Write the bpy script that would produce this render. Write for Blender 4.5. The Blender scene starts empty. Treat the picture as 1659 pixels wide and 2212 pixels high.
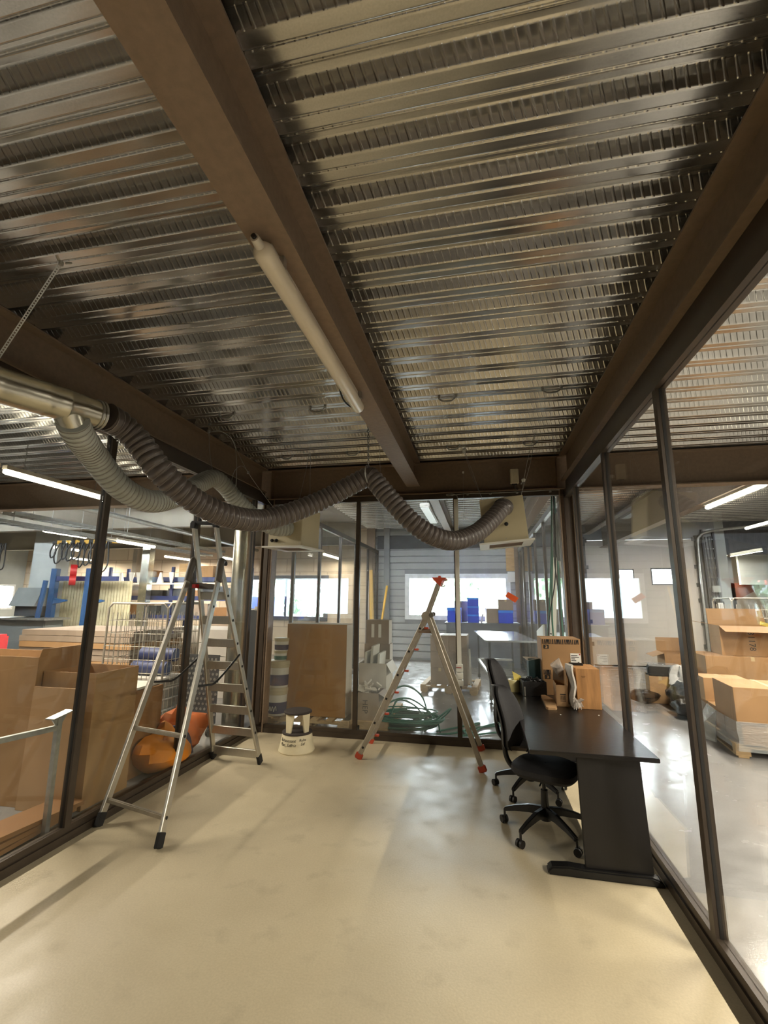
import bpy, bmesh, math, random
from mathutils import Vector, Matrix, Euler
random.seed(7)
S = bpy.context.scene
COL = S.collection
PI = math.pi
rad = math.radians

# ------------------------------------------------------------------ camera, sky, exposure
cam = bpy.data.cameras.new('camera'); co = bpy.data.objects.new('camera', cam); COL.objects.link(co)
YAW, PIT, ROL, FPX, CAMH = -0.2047, 0.1892, 0.0087, 985.2, 1.70
f = Vector((math.sin(YAW)*math.cos(PIT), math.cos(YAW)*math.cos(PIT), math.sin(PIT)))
r0 = Vector((math.cos(YAW), -math.sin(YAW), 0)); u0 = r0.cross(f)
r1 = math.cos(ROL)*r0 + math.sin(ROL)*u0; u1 = -math.sin(ROL)*r0 + math.cos(ROL)*u0
mw = Matrix((r1, u1, -f)).transposed().to_4x4(); mw.translation = (0, 0, CAMH)
co.matrix_world = mw
cam.sensor_fit = 'HORIZONTAL'; cam.sensor_width = 36.0; cam.lens = FPX/1659*36.0
cam.clip_start = 0.05; cam.clip_end = 300
S.camera = co
vs = S.view_settings
vs.view_transform = 'Standard'; vs.look = 'None'; vs.gamma = 1.0; vs.use_curve_mapping = False
vs.exposure = 0.26
cy = S.cycles
cy.use_denoising = True
cy.max_bounces = 7; cy.diffuse_bounces = 4; cy.glossy_bounces = 4; cy.transmission_bounces = 4
cy.transparent_max_bounces = 24
cy.sample_clamp_indirect = 6.0
cy.caustics_reflective = False; cy.caustics_refractive = False
cy.adaptive_threshold = 0.02
w = bpy.data.worlds.new('sky'); S.world = w; w.use_nodes = True
bg = w.node_tree.nodes['Background']
bg.inputs[0].default_value = (0.86, 0.93, 1.0, 1); bg.inputs[1].default_value = 75.0

# ------------------------------------------------------------------ lights
WARM = (1.0, 0.89, 0.75)
def area(name, loc, sx, sy, power, color=WARM, rot=(0, 0, 0), portal=False):
    l = bpy.data.lights.new(name, 'AREA'); l.shape = 'RECTANGLE'; l.size = sx; l.size_y = sy
    l.energy = power; l.color = color
    o = bpy.data.objects.new(name, l); o.location = loc; o.rotation_euler = rot; COL.objects.link(o)
    if portal: l.cycles.is_portal = True
    return o
# portals only guide the sky through the window openings (they emit nothing)
area('portal', (-0.65, 13.78, 1.79), 2.9, 1.2, 1, rot=(rad(-90), 0, 0), portal=True)
area('portal', (-5.9, 13.78, 1.75), 2.6, 1.3, 1, rot=(rad(-90), 0, 0), portal=True)
area('portal', (-16.25, 12.72, 1.7), 1.2, 1.2, 1, rot=(0, rad(-90), 0), portal=True)

# ------------------------------------------------------------------ materials
def srgb(c):
    return tuple(((v/255)/12.92 if v/255 <= 0.04045 else ((v/255+0.055)/1.055)**2.4) for v in c)
class NT:
    def __init__(s, m): s.t = m.node_tree; s.n = s.t.nodes; s.l = s.t.links
    def add(s, kind, **kw):
        n = s.n.new(kind)
        for k, v in kw.items():
            if k.startswith('i_'):
                key = k[2:]; key = int(key) if key.isdigit() else key
                n.inputs[key].default_value = v
            else: setattr(n, k, v)
        return n
    def link(s, a, b): s.l.new(a, b)
MATS = {}
def mat(name, rgb, rough=0.6, metal=0.0, var=0.12, scale=8.0, bump=0.0, bscale=60.0, spec=0.5, stretch=None, linear=False, emit=None, estr=0.0, alpha=None, trans=0.0):
    """principled surface whose colour wanders a little with a noise texture"""
    m = bpy.data.materials.new(name); m.use_nodes = True; t = NT(m); b = t.n['Principled BSDF']
    c = rgb if linear else srgb(rgb)
    b.inputs['Roughness'].default_value = rough; b.inputs['Metallic'].default_value = metal
    b.inputs['Specular IOR Level'].default_value = spec
    tc = t.add('ShaderNodeTexCoord'); src = tc.outputs['Object']
    if stretch:
        mp = t.add('ShaderNodeMapping'); mp.inputs['Scale'].default_value = stretch
        t.link(src, mp.inputs['Vector']); src = mp.outputs[0]
    no = t.add('ShaderNodeTexNoise'); no.inputs['Scale'].default_value = scale; no.inputs['Detail'].default_value = 5
    t.link(src, no.inputs['Vector'])
    rp = t.add('ShaderNodeValToRGB'); e = rp.color_ramp.elements
    e[0].position = 0.3; e[1].position = 0.7
    e[0].color = tuple(max(0, v*(1-var)) for v in c)+(1,); e[1].color = tuple(min(1, v*(1+var)) for v in c)+(1,)
    t.link(no.outputs['Fac'], rp.inputs[0]); t.link(rp.outputs[0], b.inputs['Base Color'])
    if bump:
        n2 = t.add('ShaderNodeTexNoise'); n2.inputs['Scale'].default_value = bscale; n2.inputs['Detail'].default_value = 3
        t.link(src, n2.inputs['Vector'])
        bp = t.add('ShaderNodeBump'); bp.inputs['Strength'].default_value = bump; bp.inputs['Distance'].default_value = 0.01
        t.link(n2.outputs['Fac'], bp.inputs['Height']); t.link(bp.outputs[0], b.inputs['Normal'])
    if emit:
        b.inputs['Emission Color'].default_value = tuple(emit)+(1,); b.inputs['Emission Strength'].default_value = estr
    if alpha is not None: b.inputs['Alpha'].default_value = alpha
    if trans: b.inputs['Transmission Weight'].default_value = trans
    MATS[name] = m
    return m

def glass(name, haze=0.0, tint=(0.97, 0.985, 0.975)):
    """window glass: clear pane with an angle-dependent mirror and a little smeared dust"""
    m = bpy.data.materials.new(name); m.use_nodes = True; t = NT(m); t.n.remove(t.n['Principled BSDF'])
    out = t.n['Material Output']
    ge = t.add('ShaderNodeNewGeometry')
    dt = t.add('ShaderNodeVectorMath', operation='DOT_PRODUCT'); t.link(ge.outputs['Normal'], dt.inputs[0]); t.link(ge.outputs['Incoming'], dt.inputs[1])
    ab = t.add('ShaderNodeMath', operation='ABSOLUTE'); t.link(dt.outputs['Value'], ab.inputs[0])
    om = t.add('ShaderNodeMath', operation='SUBTRACT', i_0=1.0); t.link(ab.outputs[0], om.inputs[1])
    pw = t.add('ShaderNodeMath', operation='POWER', i_1=5.0); t.link(om.outputs[0], pw.inputs[0])
    ma = t.add('ShaderNodeMath', operation='MULTIPLY_ADD', i_1=0.9, i_2=0.035); t.link(pw.outputs[0], ma.inputs[0])
    tr = t.add('ShaderNodeBsdfTransparent', i_0=tint+(1,)); gl = t.add('ShaderNodeBsdfGlossy'); gl.inputs['Roughness'].default_value = 0.0
    mx = t.add('ShaderNodeMixShader'); t.link(ma.outputs[0], mx.inputs[0]); t.link(tr.outputs[0], mx.inputs[1]); t.link(gl.outputs[0], mx.inputs[2])
    last = mx.outputs[0]
    if haze:
        tc = t.add('ShaderNodeTexCoord'); mp = t.add('ShaderNodeMapping'); mp.inputs['Scale'].default_value = (1, 1, 0.35); t.link(tc.outputs['Object'], mp.inputs[0])
        no = t.add('ShaderNodeTexNoise', i_Scale=2.2, i_Detail=6.0); t.link(mp.outputs[0], no.inputs['Vector'])
        mr = t.add('ShaderNodeMapRange', i_1=0.4, i_2=0.75, i_3=haze*0.3, i_4=haze); t.link(no.outputs['Fac'], mr.inputs[0])
        df = t.add('ShaderNodeBsdfDiffuse', i_0=(0.75, 0.75, 0.72, 1))
        tl = t.add('ShaderNodeBsdfTranslucent', i_0=(0.8, 0.8, 0.78, 1)); m1 = t.add('ShaderNodeMixShader', i_0=0.5)
        t.link(df.outputs[0], m1.inputs[1]); t.link(tl.outputs[0], m1.inputs[2])
        m2 = t.add('ShaderNodeMixShader'); t.link(mr.outputs[0], m2.inputs[0]); t.link(last, m2.inputs[1]); t.link(m1.outputs[0], m2.inputs[2])
        last = m2.outputs[0]
    t.link(last, out.inputs['Surface']); MATS[name] = m
    return m

def deck_material():
    """galvanised trapezoidal deck: streaky zinc, webs embossed with slanted dimples"""
    m = bpy.data.materials.new('galvanised_deck'); m.use_nodes = True; t = NT(m); b = t.n['Principled BSDF']
    b.inputs['Metallic'].default_value = 0.9
    tc = t.add('ShaderNodeTexCoord')
    mp = t.add('ShaderNodeMapping'); mp.inputs['Scale'].default_value = (0.25, 14, 6); t.link(tc.outputs['Object'], mp.inputs[0])
    no = t.add('ShaderNodeTexNoise', i_Scale=1.0, i_Detail=5.0); t.link(mp.outputs[0], no.inputs['Vector'])
    n3 = t.add('ShaderNodeTexNoise', i_Scale=140.0, i_Detail=3.0); t.link(tc.outputs['Object'], n3.inputs['Vector'])
    rp = t.add('ShaderNodeValToRGB'); e = rp.color_ramp.elements; e[0].position = 0.3; e[1].position = 0.72
    e[0].color = (0.46, 0.445, 0.41, 1); e[1].color = (0.60, 0.585, 0.55, 1)
    ad = t.add('ShaderNodeMath', operation='MULTIPLY_ADD', i_1=0.5, i_2=-0.25); t.link(n3.outputs['Fac'], ad.inputs[0])
    a2 = t.add('ShaderNodeMath', operation='ADD'); t.link(no.outputs['Fac'], a2.inputs[0]); t.link(ad.outputs[0], a2.inputs[1])
    t.link(a2.outputs[0], rp.inputs[0]); t.link(rp.outputs[0], b.inputs['Base Color'])
    mr = t.add('ShaderNodeMapRange', i_1=0.3, i_2=0.7, i_3=0.13, i_4=0.24); t.link(no.outputs['Fac'], mr.inputs[0]); t.link(mr.outputs[0], b.inputs['Roughness'])
    sx = t.add('ShaderNodeSeparateXYZ'); t.link(tc.outputs['Object'], sx.inputs[0])
    # slanted dimple pattern along the rib
    sk = t.add('ShaderNodeMath', operation='MULTIPLY_ADD', i_1=0.35); t.link(sx.outputs['Z'], sk.inputs[0]); t.link(sx.outputs['X'], sk.inputs[2])
    fr = t.add('ShaderNodeMath', operation='MULTIPLY', i_1=2*PI/0.040); t.link(sk.outputs[0], fr.inputs[0])
    sn = t.add('ShaderNodeMath', operation='SINE'); t.link(fr.outputs[0], sn.inputs[0])
    mx = t.add('ShaderNodeMapRange', i_1=0.35, i_2=0.95, i_3=0.0, i_4=1.0); t.link(sn.outputs[0], mx.inputs[0])
    ge = t.add('ShaderNodeNewGeometry'); sg = t.add('ShaderNodeSeparateXYZ'); t.link(ge.outputs['True Normal'], sg.inputs[0])
    ay = t.add('ShaderNodeMath', operation='ABSOLUTE'); t.link(sg.outputs['Y'], ay.inputs[0])
    gt = t.add('ShaderNodeMath', operation='GREATER_THAN', i_1=0.5); t.link(ay.outputs[0], gt.inputs[0])
    mu = t.add('ShaderNodeMath', operation='MULTIPLY'); t.link(mx.outputs[0], mu.inputs[0]); t.link(gt.outputs[0], mu.inputs[1])
    bp = t.add('ShaderNodeBump', i_Strength=0.8, i_Distance=0.0016); t.link(mu.outputs[0], bp.inputs['Height']); t.link(bp.outputs[0], b.inputs['Normal'])
    MATS['deck'] = m
    return m

def floor_material(name, c1, c2, c3, rough, scale=0.8, spots=0.5):
    m = bpy.data.materials.new(name); m.use_nodes = True; t = NT(m); b = t.n['Principled BSDF']
    tc = t.add('ShaderNodeTexCoord')
    n1 = t.add('ShaderNodeTexNoise', i_Scale=scale, i_Detail=8.0, i_Roughness=0.65); t.link(tc.outputs['Object'], n1.inputs['Vector'])
    n2 = t.add('ShaderNodeTexNoise', i_Scale=90.0, i_Detail=3.0); t.link(tc.outputs['Object'], n2.inputs['Vector'])
    n3 = t.add('ShaderNodeTexNoise', i_Scale=5.0, i_Detail=6.0); t.link(tc.outputs['Object'], n3.inputs['Vector'])
    rp = t.add('ShaderNodeValToRGB'); e = rp.color_ramp.elements; e[0].position = 0.33; e[1].position = 0.66
    e[0].color = srgb(c1)+(1,); e[1].color = srgb(c2)+(1,); t.link(n1.outputs['Fac'], rp.inputs[0])
    mr = t.add('ShaderNodeMapRange', i_1=0.58, i_2=0.8, i_3=0.0, i_4=spots); t.link(n3.outputs['Fac'], mr.inputs[0])
    mx = t.add('ShaderNodeMix', data_type='RGBA'); t.link(mr.outputs[0], mx.inputs[0]); t.link(rp.outputs[0], mx.inputs[6]); mx.inputs[7].default_value = srgb(c3)+(1,)
    m2 = t.add('ShaderNodeMix', data_type='RGBA', blend_type='MULTIPLY', i_0=0.25); t.link(mx.outputs[2], m2.inputs[6]); t.link(n2.outputs['Fac'], m2.inputs[7])
    t.link(m2.outputs[2], b.inputs['Base Color'])
    r2 = t.add('ShaderNodeMapRange', i_1=0.3, i_2=0.7, i_3=rough-0.08, i_4=rough+0.1); t.link(n3.outputs['Fac'], r2.inputs[0]); t.link(r2.outputs[0], b.inputs['Roughness'])
    bp = t.add('ShaderNodeBump', i_Strength=0.12, i_Distance=0.004); t.link(n2.outputs['Fac'], bp.inputs['Height']); t.link(bp.outputs[0], b.inputs['Normal'])
    MATS[name] = m
    return m

def block_wall(name, c, mortar, bw, bh):
    m = bpy.data.materials.new(name); m.use_nodes = True; t = NT(m); b = t.n['Principled BSDF']
    tc = t.add('ShaderNodeTexCoord'); sx = t.add('ShaderNodeSeparateXYZ'); t.link(tc.outputs['Object'], sx.inputs[0])
    cb = t.add('ShaderNodeCombineXYZ'); ad = t.add('ShaderNodeMath', operation='ADD'); t.link(sx.outputs['X'], ad.inputs[0]); t.link(sx.outputs['Y'], ad.inputs[1])
    t.link(ad.outputs[0], cb.inputs[0]); t.link(sx.outputs['Z'], cb.inputs[1])
    br = t.add('ShaderNodeTexBrick'); br.inputs['Scale'].default_value = 1.0; br.inputs['Brick Width'].default_value = bw; br.inputs['Row Height'].default_value = bh
    br.inputs['Mortar Size'].default_value = 0.012
    for k, v in (('Color1', c), ('Color2', tuple(int(x*0.93) for x in c)), ('Mortar', mortar)): br.inputs[k].default_value = srgb(v)+(1,)
    t.link(cb.outputs[0], br.inputs['Vector']); t.link(br.outputs['Color'], b.inputs['Base Color']); b.inputs['Roughness'].default_value = 0.85
    MATS[name] = m
    return m

deck_material()
floor_material('floor_beige', (196, 181, 150), (210, 195, 164), (152, 138, 112), 0.42, 0.7, 0.45)
floor_material('floor_grey', (146, 144, 142), (160, 158, 156), (126, 123, 120), 0.19, 0.9, 0.35)
block_wall('block_wall', (205, 185, 160), (160, 142, 122), 0.9, 0.42)
glass('pane_clear'); glass('pane_dusty', 0.10); glass('pane_far', 0.03)
mat('steel_brown', (130, 110, 90), 0.55, 0.0, 0.10, 30, 0.10, 180)
mat('frame_bronze', (70, 60, 50), 0.42, 0.3, 0.08, 10)
mat('gasket_black', (14, 13, 12), 0.6)
mat('aluminium', (190, 186, 176), 0.34, 0.85, 0.10, 14, stretch=(30, 30, 1))
mat('aluminium_dull', (172, 164, 150), 0.45, 0.7, 0.12, 14)
mat('black_plastic', (16, 15, 15), 0.45)
mat('dark_plastic', (30, 28, 27), 0.5)
mat('grey_plastic', (88, 82, 74), 0.5)
mat('orange_plastic', (190, 76, 50), 0.5)
mat('red_plastic', (165, 28, 30), 0.45)
mat('hose_brown', (90, 82, 78), 0.34, 0.0, 0.08, 6, spec=0.6)
mat('hose_grey', (178, 182, 175), 0.5, 0.0, 0.08, 8)
mat('hose_wire', (150, 142, 136), 0.35, 0.3)
mat('galvanised', (196, 192, 176), 0.26, 0.92, 0.14, 7, 0.12, 26)
mat('zinc', (170, 170, 165), 0.4, 0.8, 0.15, 20)
mat('beige_paint', (196, 184, 150), 0.5, 0.0, 0.04, 4)
mat('white_paint', (226, 224, 214), 0.45, 0.0, 0.03, 4)
mat('cream_plastic', (205, 192, 158), 0.5)
mat('tube_white', (226, 214, 192), 0.35, 0.0, 0.04, 3, spec=0.5)
mat('filter_brown', (120, 100, 82), 0.8)
mat('desk_black', (22, 19, 19), 0.30, 0.0, 0.35, 2.5, 0.10, 2.5, stretch=(3, 60, 60))
mat('desk_panel', (20, 17, 16), 0.5, 0.0, 0.15, 4, stretch=(30, 30, 2))
mat('chair_fabric', (34, 33, 35), 0.85, 0.0, 0.2, 60, 0.25, 400)
mat('chair_shell', (52, 50, 50), 0.5)
mat('stool_cream', (212, 200, 168), 0.5, 0.0, 0.06, 6)
mat('stool_tread', (58, 50, 46), 0.8, 0.0, 0.2, 60, 0.5, 200)
mat('ink', (30, 28, 26), 0.7)
mat('card', (166, 128, 86), 0.75, 0.0, 0.09, 3, 0.03, 90)
mat('card_light', (184, 146, 104), 0.75, 0.0, 0.08, 3, 0.03, 90)
mat('card_dark', (146, 104, 62), 0.8, 0.0, 0.12, 3)
mat('card_grey', (150, 132, 114), 0.8, 0.0, 0.10, 4)
mat('card_pale', (212, 204, 192), 0.75, 0.0, 0.06, 4)
mat('board_brown', (158, 112, 54), 0.6, 0.0, 0.12, 2.2, 0.02, 60)
mat('tape', (196, 172, 130), 0.3, 0.0, 0.05, 4)
mat('paper', (232, 230, 222), 0.7, 0.0, 0.03, 4)
mat('wood', (196, 160, 110), 0.6, 0.0, 0.18, 3, 0.05, 30, stretch=(2, 18, 18))
mat('wood_oak', (178, 128, 76), 0.55, 0.0, 0.2, 2.2, 0.03, 20, stretch=(14, 14, 2))
mat('timber_yellow', (226, 180, 84), 0.6, 0.0, 0.10, 3)
mat('pallet_wood', (176, 148, 108), 0.8, 0.0, 0.18, 5, 0.1, 40, stretch=(3, 14, 14))
mat('blue_bin', (24, 70, 205), 0.4, 0.0, 0.06, 5)
mat('blue_light', (40, 130, 235), 0.4)
mat('blue_rack', (42, 52, 96), 0.5, 0.0, 0.10, 6)
mat('blue_lift', (40, 78, 122), 0.45, 0.0, 0.10, 6)
mat('navy', (30, 32, 70), 0.5)
mat('hose_green', (58, 116, 98), 0.4, 0.0, 0.12, 6)
mat('cable_black', (18, 18, 18), 0.5)
mat('cable_grey', (150, 148, 140), 0.5)
mat('teal_dark', (16, 52, 54), 0.45, 0.0, 0.15, 6)
mat('tape_yellow', (216, 204, 148), 0.45)
mat('yellow', (222, 200, 90), 0.5)
mat('film', (200, 205, 205), 0.12, 0.0, 0.05, 3, 0.9, 14, alpha=0.40, stretch=(1, 1, 5))
mat('bag_clear', (200, 190, 180), 0.15, 0.0, 0.1, 8, 0.8, 30, alpha=0.45)
mat('bubble', (206, 200, 190), 0.3, 0.0, 0.05, 8, 0.8, 90, alpha=0.8)
mat('black_film', (16, 13, 13), 0.34, 0.0, 0.2, 8, 0.9, 26)
mat('orange_note', (236, 96, 36), 0.6)
mat('orange_cloth', (214, 128, 24), 0.75, 0.0, 0.12, 6, 0.2, 12)
mat('rust', (96, 52, 36), 0.8)
mat('bag_white', (205, 203, 200), 0.35, 0.0, 0.1, 8, 0.9, 22)
mat('orange_dark', (170, 84, 26), 0.8, 0.0, 0.15, 6)
mat('door_white', (206, 198, 186), 0.6, 0.0, 0.04, 1.5)
mat('door_frame', (70, 68, 64), 0.5)
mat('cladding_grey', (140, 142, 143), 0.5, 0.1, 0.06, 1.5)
mat('cladding_lit', (166, 167, 165), 0.5, 0.1, 0.06, 1.5)  # paler copy of the grey cladding, light put into its colour
mat('concrete', (168, 172, 168), 0.85, 0.0, 0.10, 2.0, 0.05, 60)
mat('concrete_warm', (152, 142, 128), 0.85, 0.0, 0.10, 2.0, 0.05, 60)
mat('concrete_roof', (142, 134, 120), 0.85, 0.0, 0.08, 1.5)
mat('pvc_white', (232, 234, 234), 0.35)
mat('table_steel', (200, 204, 208), 0.18, 0.7, 0.05, 3)
mat('bench_grey', (96, 100, 106), 0.55, 0.0, 0.22, 2.5)
mat('dark_grey', (64, 66, 68), 0.6, 0.0, 0.15, 4)
mat('machine_grey', (120, 126, 126), 0.5, 0.0, 0.08, 4)
mat('shutter_beige', (190, 182, 150), 0.6)
mat('warning_yellow', (196, 150, 40), 0.6)
mat('green_leaf', (120, 150, 118), 0.7, 0.0, 0.35, 3)  # leaf green lightened, bright outdoor haze put into the colour
mat('pavement', (208, 206, 200), 0.9, 0.0, 0.05, 1.0)
mat('facade_pale', (196, 206, 212), 0.8)
mat('parasol_red', (214, 60, 60), 0.7)
mat('label_blue', (34, 38, 84), 0.5)
mat('label_green', (60, 110, 96), 0.5)
mat('lamp_glow', (255, 244, 220), 0.5, 0, 0.0, 1, emit=(1.0, 0.90, 0.72), estr=9.0)
mat('lamp_house', (205, 196, 178), 0.5)
mat('rubber', (20, 19, 18), 0.8)

# ------------------------------------------------------------------ mesh building
class MB:
    def __init__(s): s.v = []; s.f = []
    def add(s, vs_, fs, M=None):
        k = len(s.v)
        s.v += [(M @ Vector(v)) if M is not None else Vector(v) for v in vs_]
        s.f += [tuple(i+k for i in q) for q in fs]
        return s
    def box(s, c, d, rot=None, taper=None):
        x, y, z = (q/2 for q in d); tx, ty = taper or (1, 1)
        vs_ = [(-x, -y, -z), (x, -y, -z), (x, y, -z), (-x, y, -z), (-x*tx, -y*ty, z), (x*tx, -y*ty, z), (x*tx, y*ty, z), (-x*tx, y*ty, z)]
        M = Matrix.Translation(c)
        if rot: M = M @ Euler(rot).to_matrix().to_4x4()
        return s.add(vs_, [(3, 2, 1, 0), (4, 5, 6, 7), (0, 1, 5, 4), (1, 2, 6, 5), (2, 3, 7, 6), (3, 0, 4, 7)], M)
    def bb(s, a, b):
        return s.box([(p+q)/2 for p, q in zip(a, b)], [abs(q-p) for p, q in zip(a, b)])
    def bar(s, p, q, w_, h_, up=(0, 0, 1)):
        p, q = Vector(p), Vector(q); z = (q-p); L = z.length; z = z.normalized(); up = Vector(up)
        if abs(z.dot(up)) > 0.99: up = Vector((0, 1, 0))
        x = up.cross(z).normalized(); y = z.cross(x)
        M = Matrix((x, y, z)).transposed().to_4x4(); M.translation = (p+q)/2
        x_, y_, z_ = w_/2, h_/2, L/2
        return s.add([(-x_, -y_, -z_), (x_, -y_, -z_), (x_, y_, -z_), (-x_, y_, -z_), (-x_, -y_, z_), (x_, -y_, z_), (x_, y_, z_), (-x_, y_, z_)],
                     [(3, 2, 1, 0), (4, 5, 6, 7), (0, 1, 5, 4), (1, 2, 6, 5), (2, 3, 7, 6), (3, 0, 4, 7)], M)
    def tube(s, pts, r, n=8, caps=True, closed=False):
        pts = [Vector(p) for p in pts]; m = len(pts); rr = r if isinstance(r, (list, tuple)) else [r]*m
        vs_, fs = [], []
        ref = None
        for i, p in enumerate(pts):
            if closed: d = pts[(i+1) % m]-pts[i-1]
            else: d = pts[min(i+1, m-1)]-pts[max(i-1, 0)]
            d = d.normalized() if d.length > 1e-9 else Vector((0, 0, 1))
            if ref is None:
                ref = Vector((0, 0, 1)) if abs(d.z) < 0.9 else Vector((1, 0, 0))
            x = (ref-d*ref.dot(d)).normalized(); y = d.cross(x); ref = x
            for k in range(n):
                a = 2*PI*k/n; vs_.append(p+x*(rr[i]*math.cos(a))+y*(rr[i]*math.sin(a)))
        for i in range(m if closed else m-1):
            j = (i+1) % m
            for k in range(n):
                k2 = (k+1) % n; fs.append((i*n+k, i*n+k2, j*n+k2, j*n+k))
        if caps and not closed:
            fs.append(tuple(range(n-1, -1, -1))); fs.append(tuple((m-1)*n+k for k in range(n)))
        return s.add(vs_, fs)
    def cyl(s, p, q, r, r2=None, n=16): return s.tube([p, q], [r, r if r2 is None else r2], n)
    def lathe(s, prof, c=(0, 0, 0), n=24, M=None):
        vs_, fs = [], []; m = len(prof)
        for r, z in prof:
            for k in range(n):
                a = 2*PI*k/n; vs_.append((c[0]+r*math.cos(a), c[1]+r*math.sin(a), c[2]+z))
        for i in range(m-1):
            for k in range(n): fs.append((i*n+k, i*n+(k+1) % n, (i+1)*n+(k+1) % n, (i+1)*n+k))
        fs.append(tuple(range(n-1, -1, -1))); fs.append(tuple((m-1)*n+k for k in range(n)))
        return s.add(vs_, fs, M)
    def prism(s, poly, h0, h1, axis='z', M=None):
        n = len(poly)
        def P(a, b, h): return {'z': (a, b, h), 'y': (a, h, b), 'x': (h, a, b)}[axis]
        vs_ = [P(a, b, h0) for a, b in poly]+[P(a, b, h1) for a, b in poly]
        fs = [tuple(range(n-1, -1, -1)), tuple(range(n, 2*n))]+[(i, (i+1) % n, n+(i+1) % n, n+i) for i in range(n)]
        return s.add(vs_, fs, M)
    def rbox(s, c, d, r, rot=None, seg=3):
        """box with rounded vertical corners"""
        x, y, z = d[0]/2, d[1]/2, d[2]/2; poly = []
        for cx_, cy_, a0 in ((x-r, y-r, 0), (-x+r, y-r, 90), (-x+r, -y+r, 180), (x-r, -y+r, 270)):
            for k in range(seg+1):
                a = rad(a0+90*k/seg); poly.append((cx_+r*math.cos(a), cy_+r*math.sin(a)))
        M = Matrix.Translation(c)
        if rot: M = M @ Euler(rot).to_matrix().to_4x4()
        return s.prism(poly, -z, z, 'z', M)
    def quad(s, a, b, c, d, t=0.003):
        a, b, c, d = map(Vector, (a, b, c, d)); n = (b-a).cross(d-a).normalized()*t
        return s.add([a, b, c, d, a+n, b+n, c+n, d+n], [(3, 2, 1, 0), (4, 5, 6, 7), (0, 1, 5, 4), (1, 2, 6, 5), (2, 3, 7, 6), (3, 0, 4, 7)])
def smooth(pts, n=8, closed=False):
    pts = [Vector(p) for p in pts]; out = []; m = len(pts)
    for i in range(m if closed else m-1):
        if closed: p0, p1, p2, p3 = pts[i-1], pts[i], pts[(i+1) % m], pts[(i+2) % m]
        else: p0, p1, p2, p3 = pts[max(i-1, 0)], pts[i], pts[i+1], pts[min(i+2, m-1)]
        for k in range(n):
            t = k/n; out.append(0.5*((2*p1)+(p2-p0)*t+(2*p0-5*p1+4*p2-p3)*t*t+(3*p1-p0-3*p2+p3)*t**3))
    if not closed: out.append(pts[-1])
    return out
def resample(pts, step):
    out = [pts[0].copy()]; acc = 0.0
    for a, b in zip(pts, pts[1:]):
        L = (b-a).length
        if L < 1e-9: continue
        d = (b-a)/L; pos = step-acc
        while pos <= L: out.append(a+d*pos); pos += step
        acc = L-(pos-step)
    return out

def setp(o, label=None, cat=None, group=None, kind=None):
    if label: o['label'] = label
    if cat: o['category'] = cat
    if group: o['group'] = group
    if kind: o['kind'] = kind
    return o
def root_of(o):
    while o.parent: o = o.parent
    return o
def obj(name, mb, m, parent=None, world=False, sm=False, bevel=0.0, bseg=2, loc=None, label=None):
    """link the collected shape as ONE mesh object; world=True: coordinates are given in the room's frame"""
    vs_ = mb.v
    if parent is not None and world:
        inv = root_of(parent).matrix_basis.inverted(); vs_ = [inv @ v for v in vs_]
    if parent is None and loc is not None:
        L = Vector(loc); vs_ = [v-L for v in vs_]
    me = bpy.data.meshes.new(name); me.from_pydata([tuple(v) for v in vs_], [], mb.f)
    bm = bmesh.new(); bm.from_mesh(me); bmesh.ops.recalc_face_normals(bm, faces=bm.faces)
    if bevel:
        es = [e for e in bm.edges if len(e.link_faces) == 2 and e.calc_face_angle(0) > 0.7]
        bmesh.ops.bevel(bm, geom=es, offset=bevel, segments=bseg, affect='EDGES', clamp_overlap=True)
    bm.to_mesh(me); bm.free()
    if sm:
        for p in me.polygons: p.use_smooth = True
        me.set_sharp_from_angle(angle=rad(40))
    me.materials.append(MATS[m] if isinstance(m, str) else m)
    o = bpy.data.objects.new(name, me); COL.objects.link(o)
    if parent is not None: o.parent = parent
    elif loc is not None: o.location = loc
    if label: o['label'] = label
    return o
def thing(name, label, cat, loc=(0, 0, 0), rz=0.0, group=None, rot=None):
    o = bpy.data.objects.new(name, None); COL.objects.link(o); o.empty_display_size = 0.1
    o.location = loc; o.rotation_euler = rot or (0, 0, rz)
    o.matrix_basis = Matrix.Translation(loc) @ Euler(rot or (0, 0, rz)).to_matrix().to_4x4()
    return setp(o, label, cat, group)
def struct(name, mb, m, parent=None, **kw):
    o = obj(name, mb, m, parent, **kw)
    if parent is None: o['kind'] = 'structure'
    return o
def copy_tree(o, parent=None):
    c = o.copy(); COL.objects.link(c)
    if parent is not None: c.parent = parent
    for ch in list(o.children): copy_tree(ch, c)
    return c
def text_mb(s, size, M, bend=None, thick=0.0015, shear=0.0):
    cu = bpy.data.curves.new('t', 'FONT'); cu.body = s; cu.size = size; cu.align_x = 'CENTER'; cu.align_y = 'CENTER'; cu.shear = shear
    cu.resolution_u = 2; cu.extrude = thick
    o = bpy.data.objects.new('t', cu); COL.objects.link(o)
    dg = bpy.context.evaluated_depsgraph_get(); me = bpy.data.meshes.new_from_object(o.evaluated_get(dg))
    vs_ = [v.co.copy() for v in me.vertices]; fs = [tuple(p.vertices) for p in me.polygons]
    bpy.data.objects.remove(o); bpy.data.curves.remove(cu); bpy.data.meshes.remove(me)
    mb = MB()
    if bend: vs_ = [Vector(bend(v)) for v in vs_]
    return mb.add(vs_, fs, M)
FRONT = Matrix(((1, 0, 0, 0), (0, 0, -1, 0), (0, 1, 0, 0), (0, 0, 0, 1)))   # text standing upright, read from -y

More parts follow.
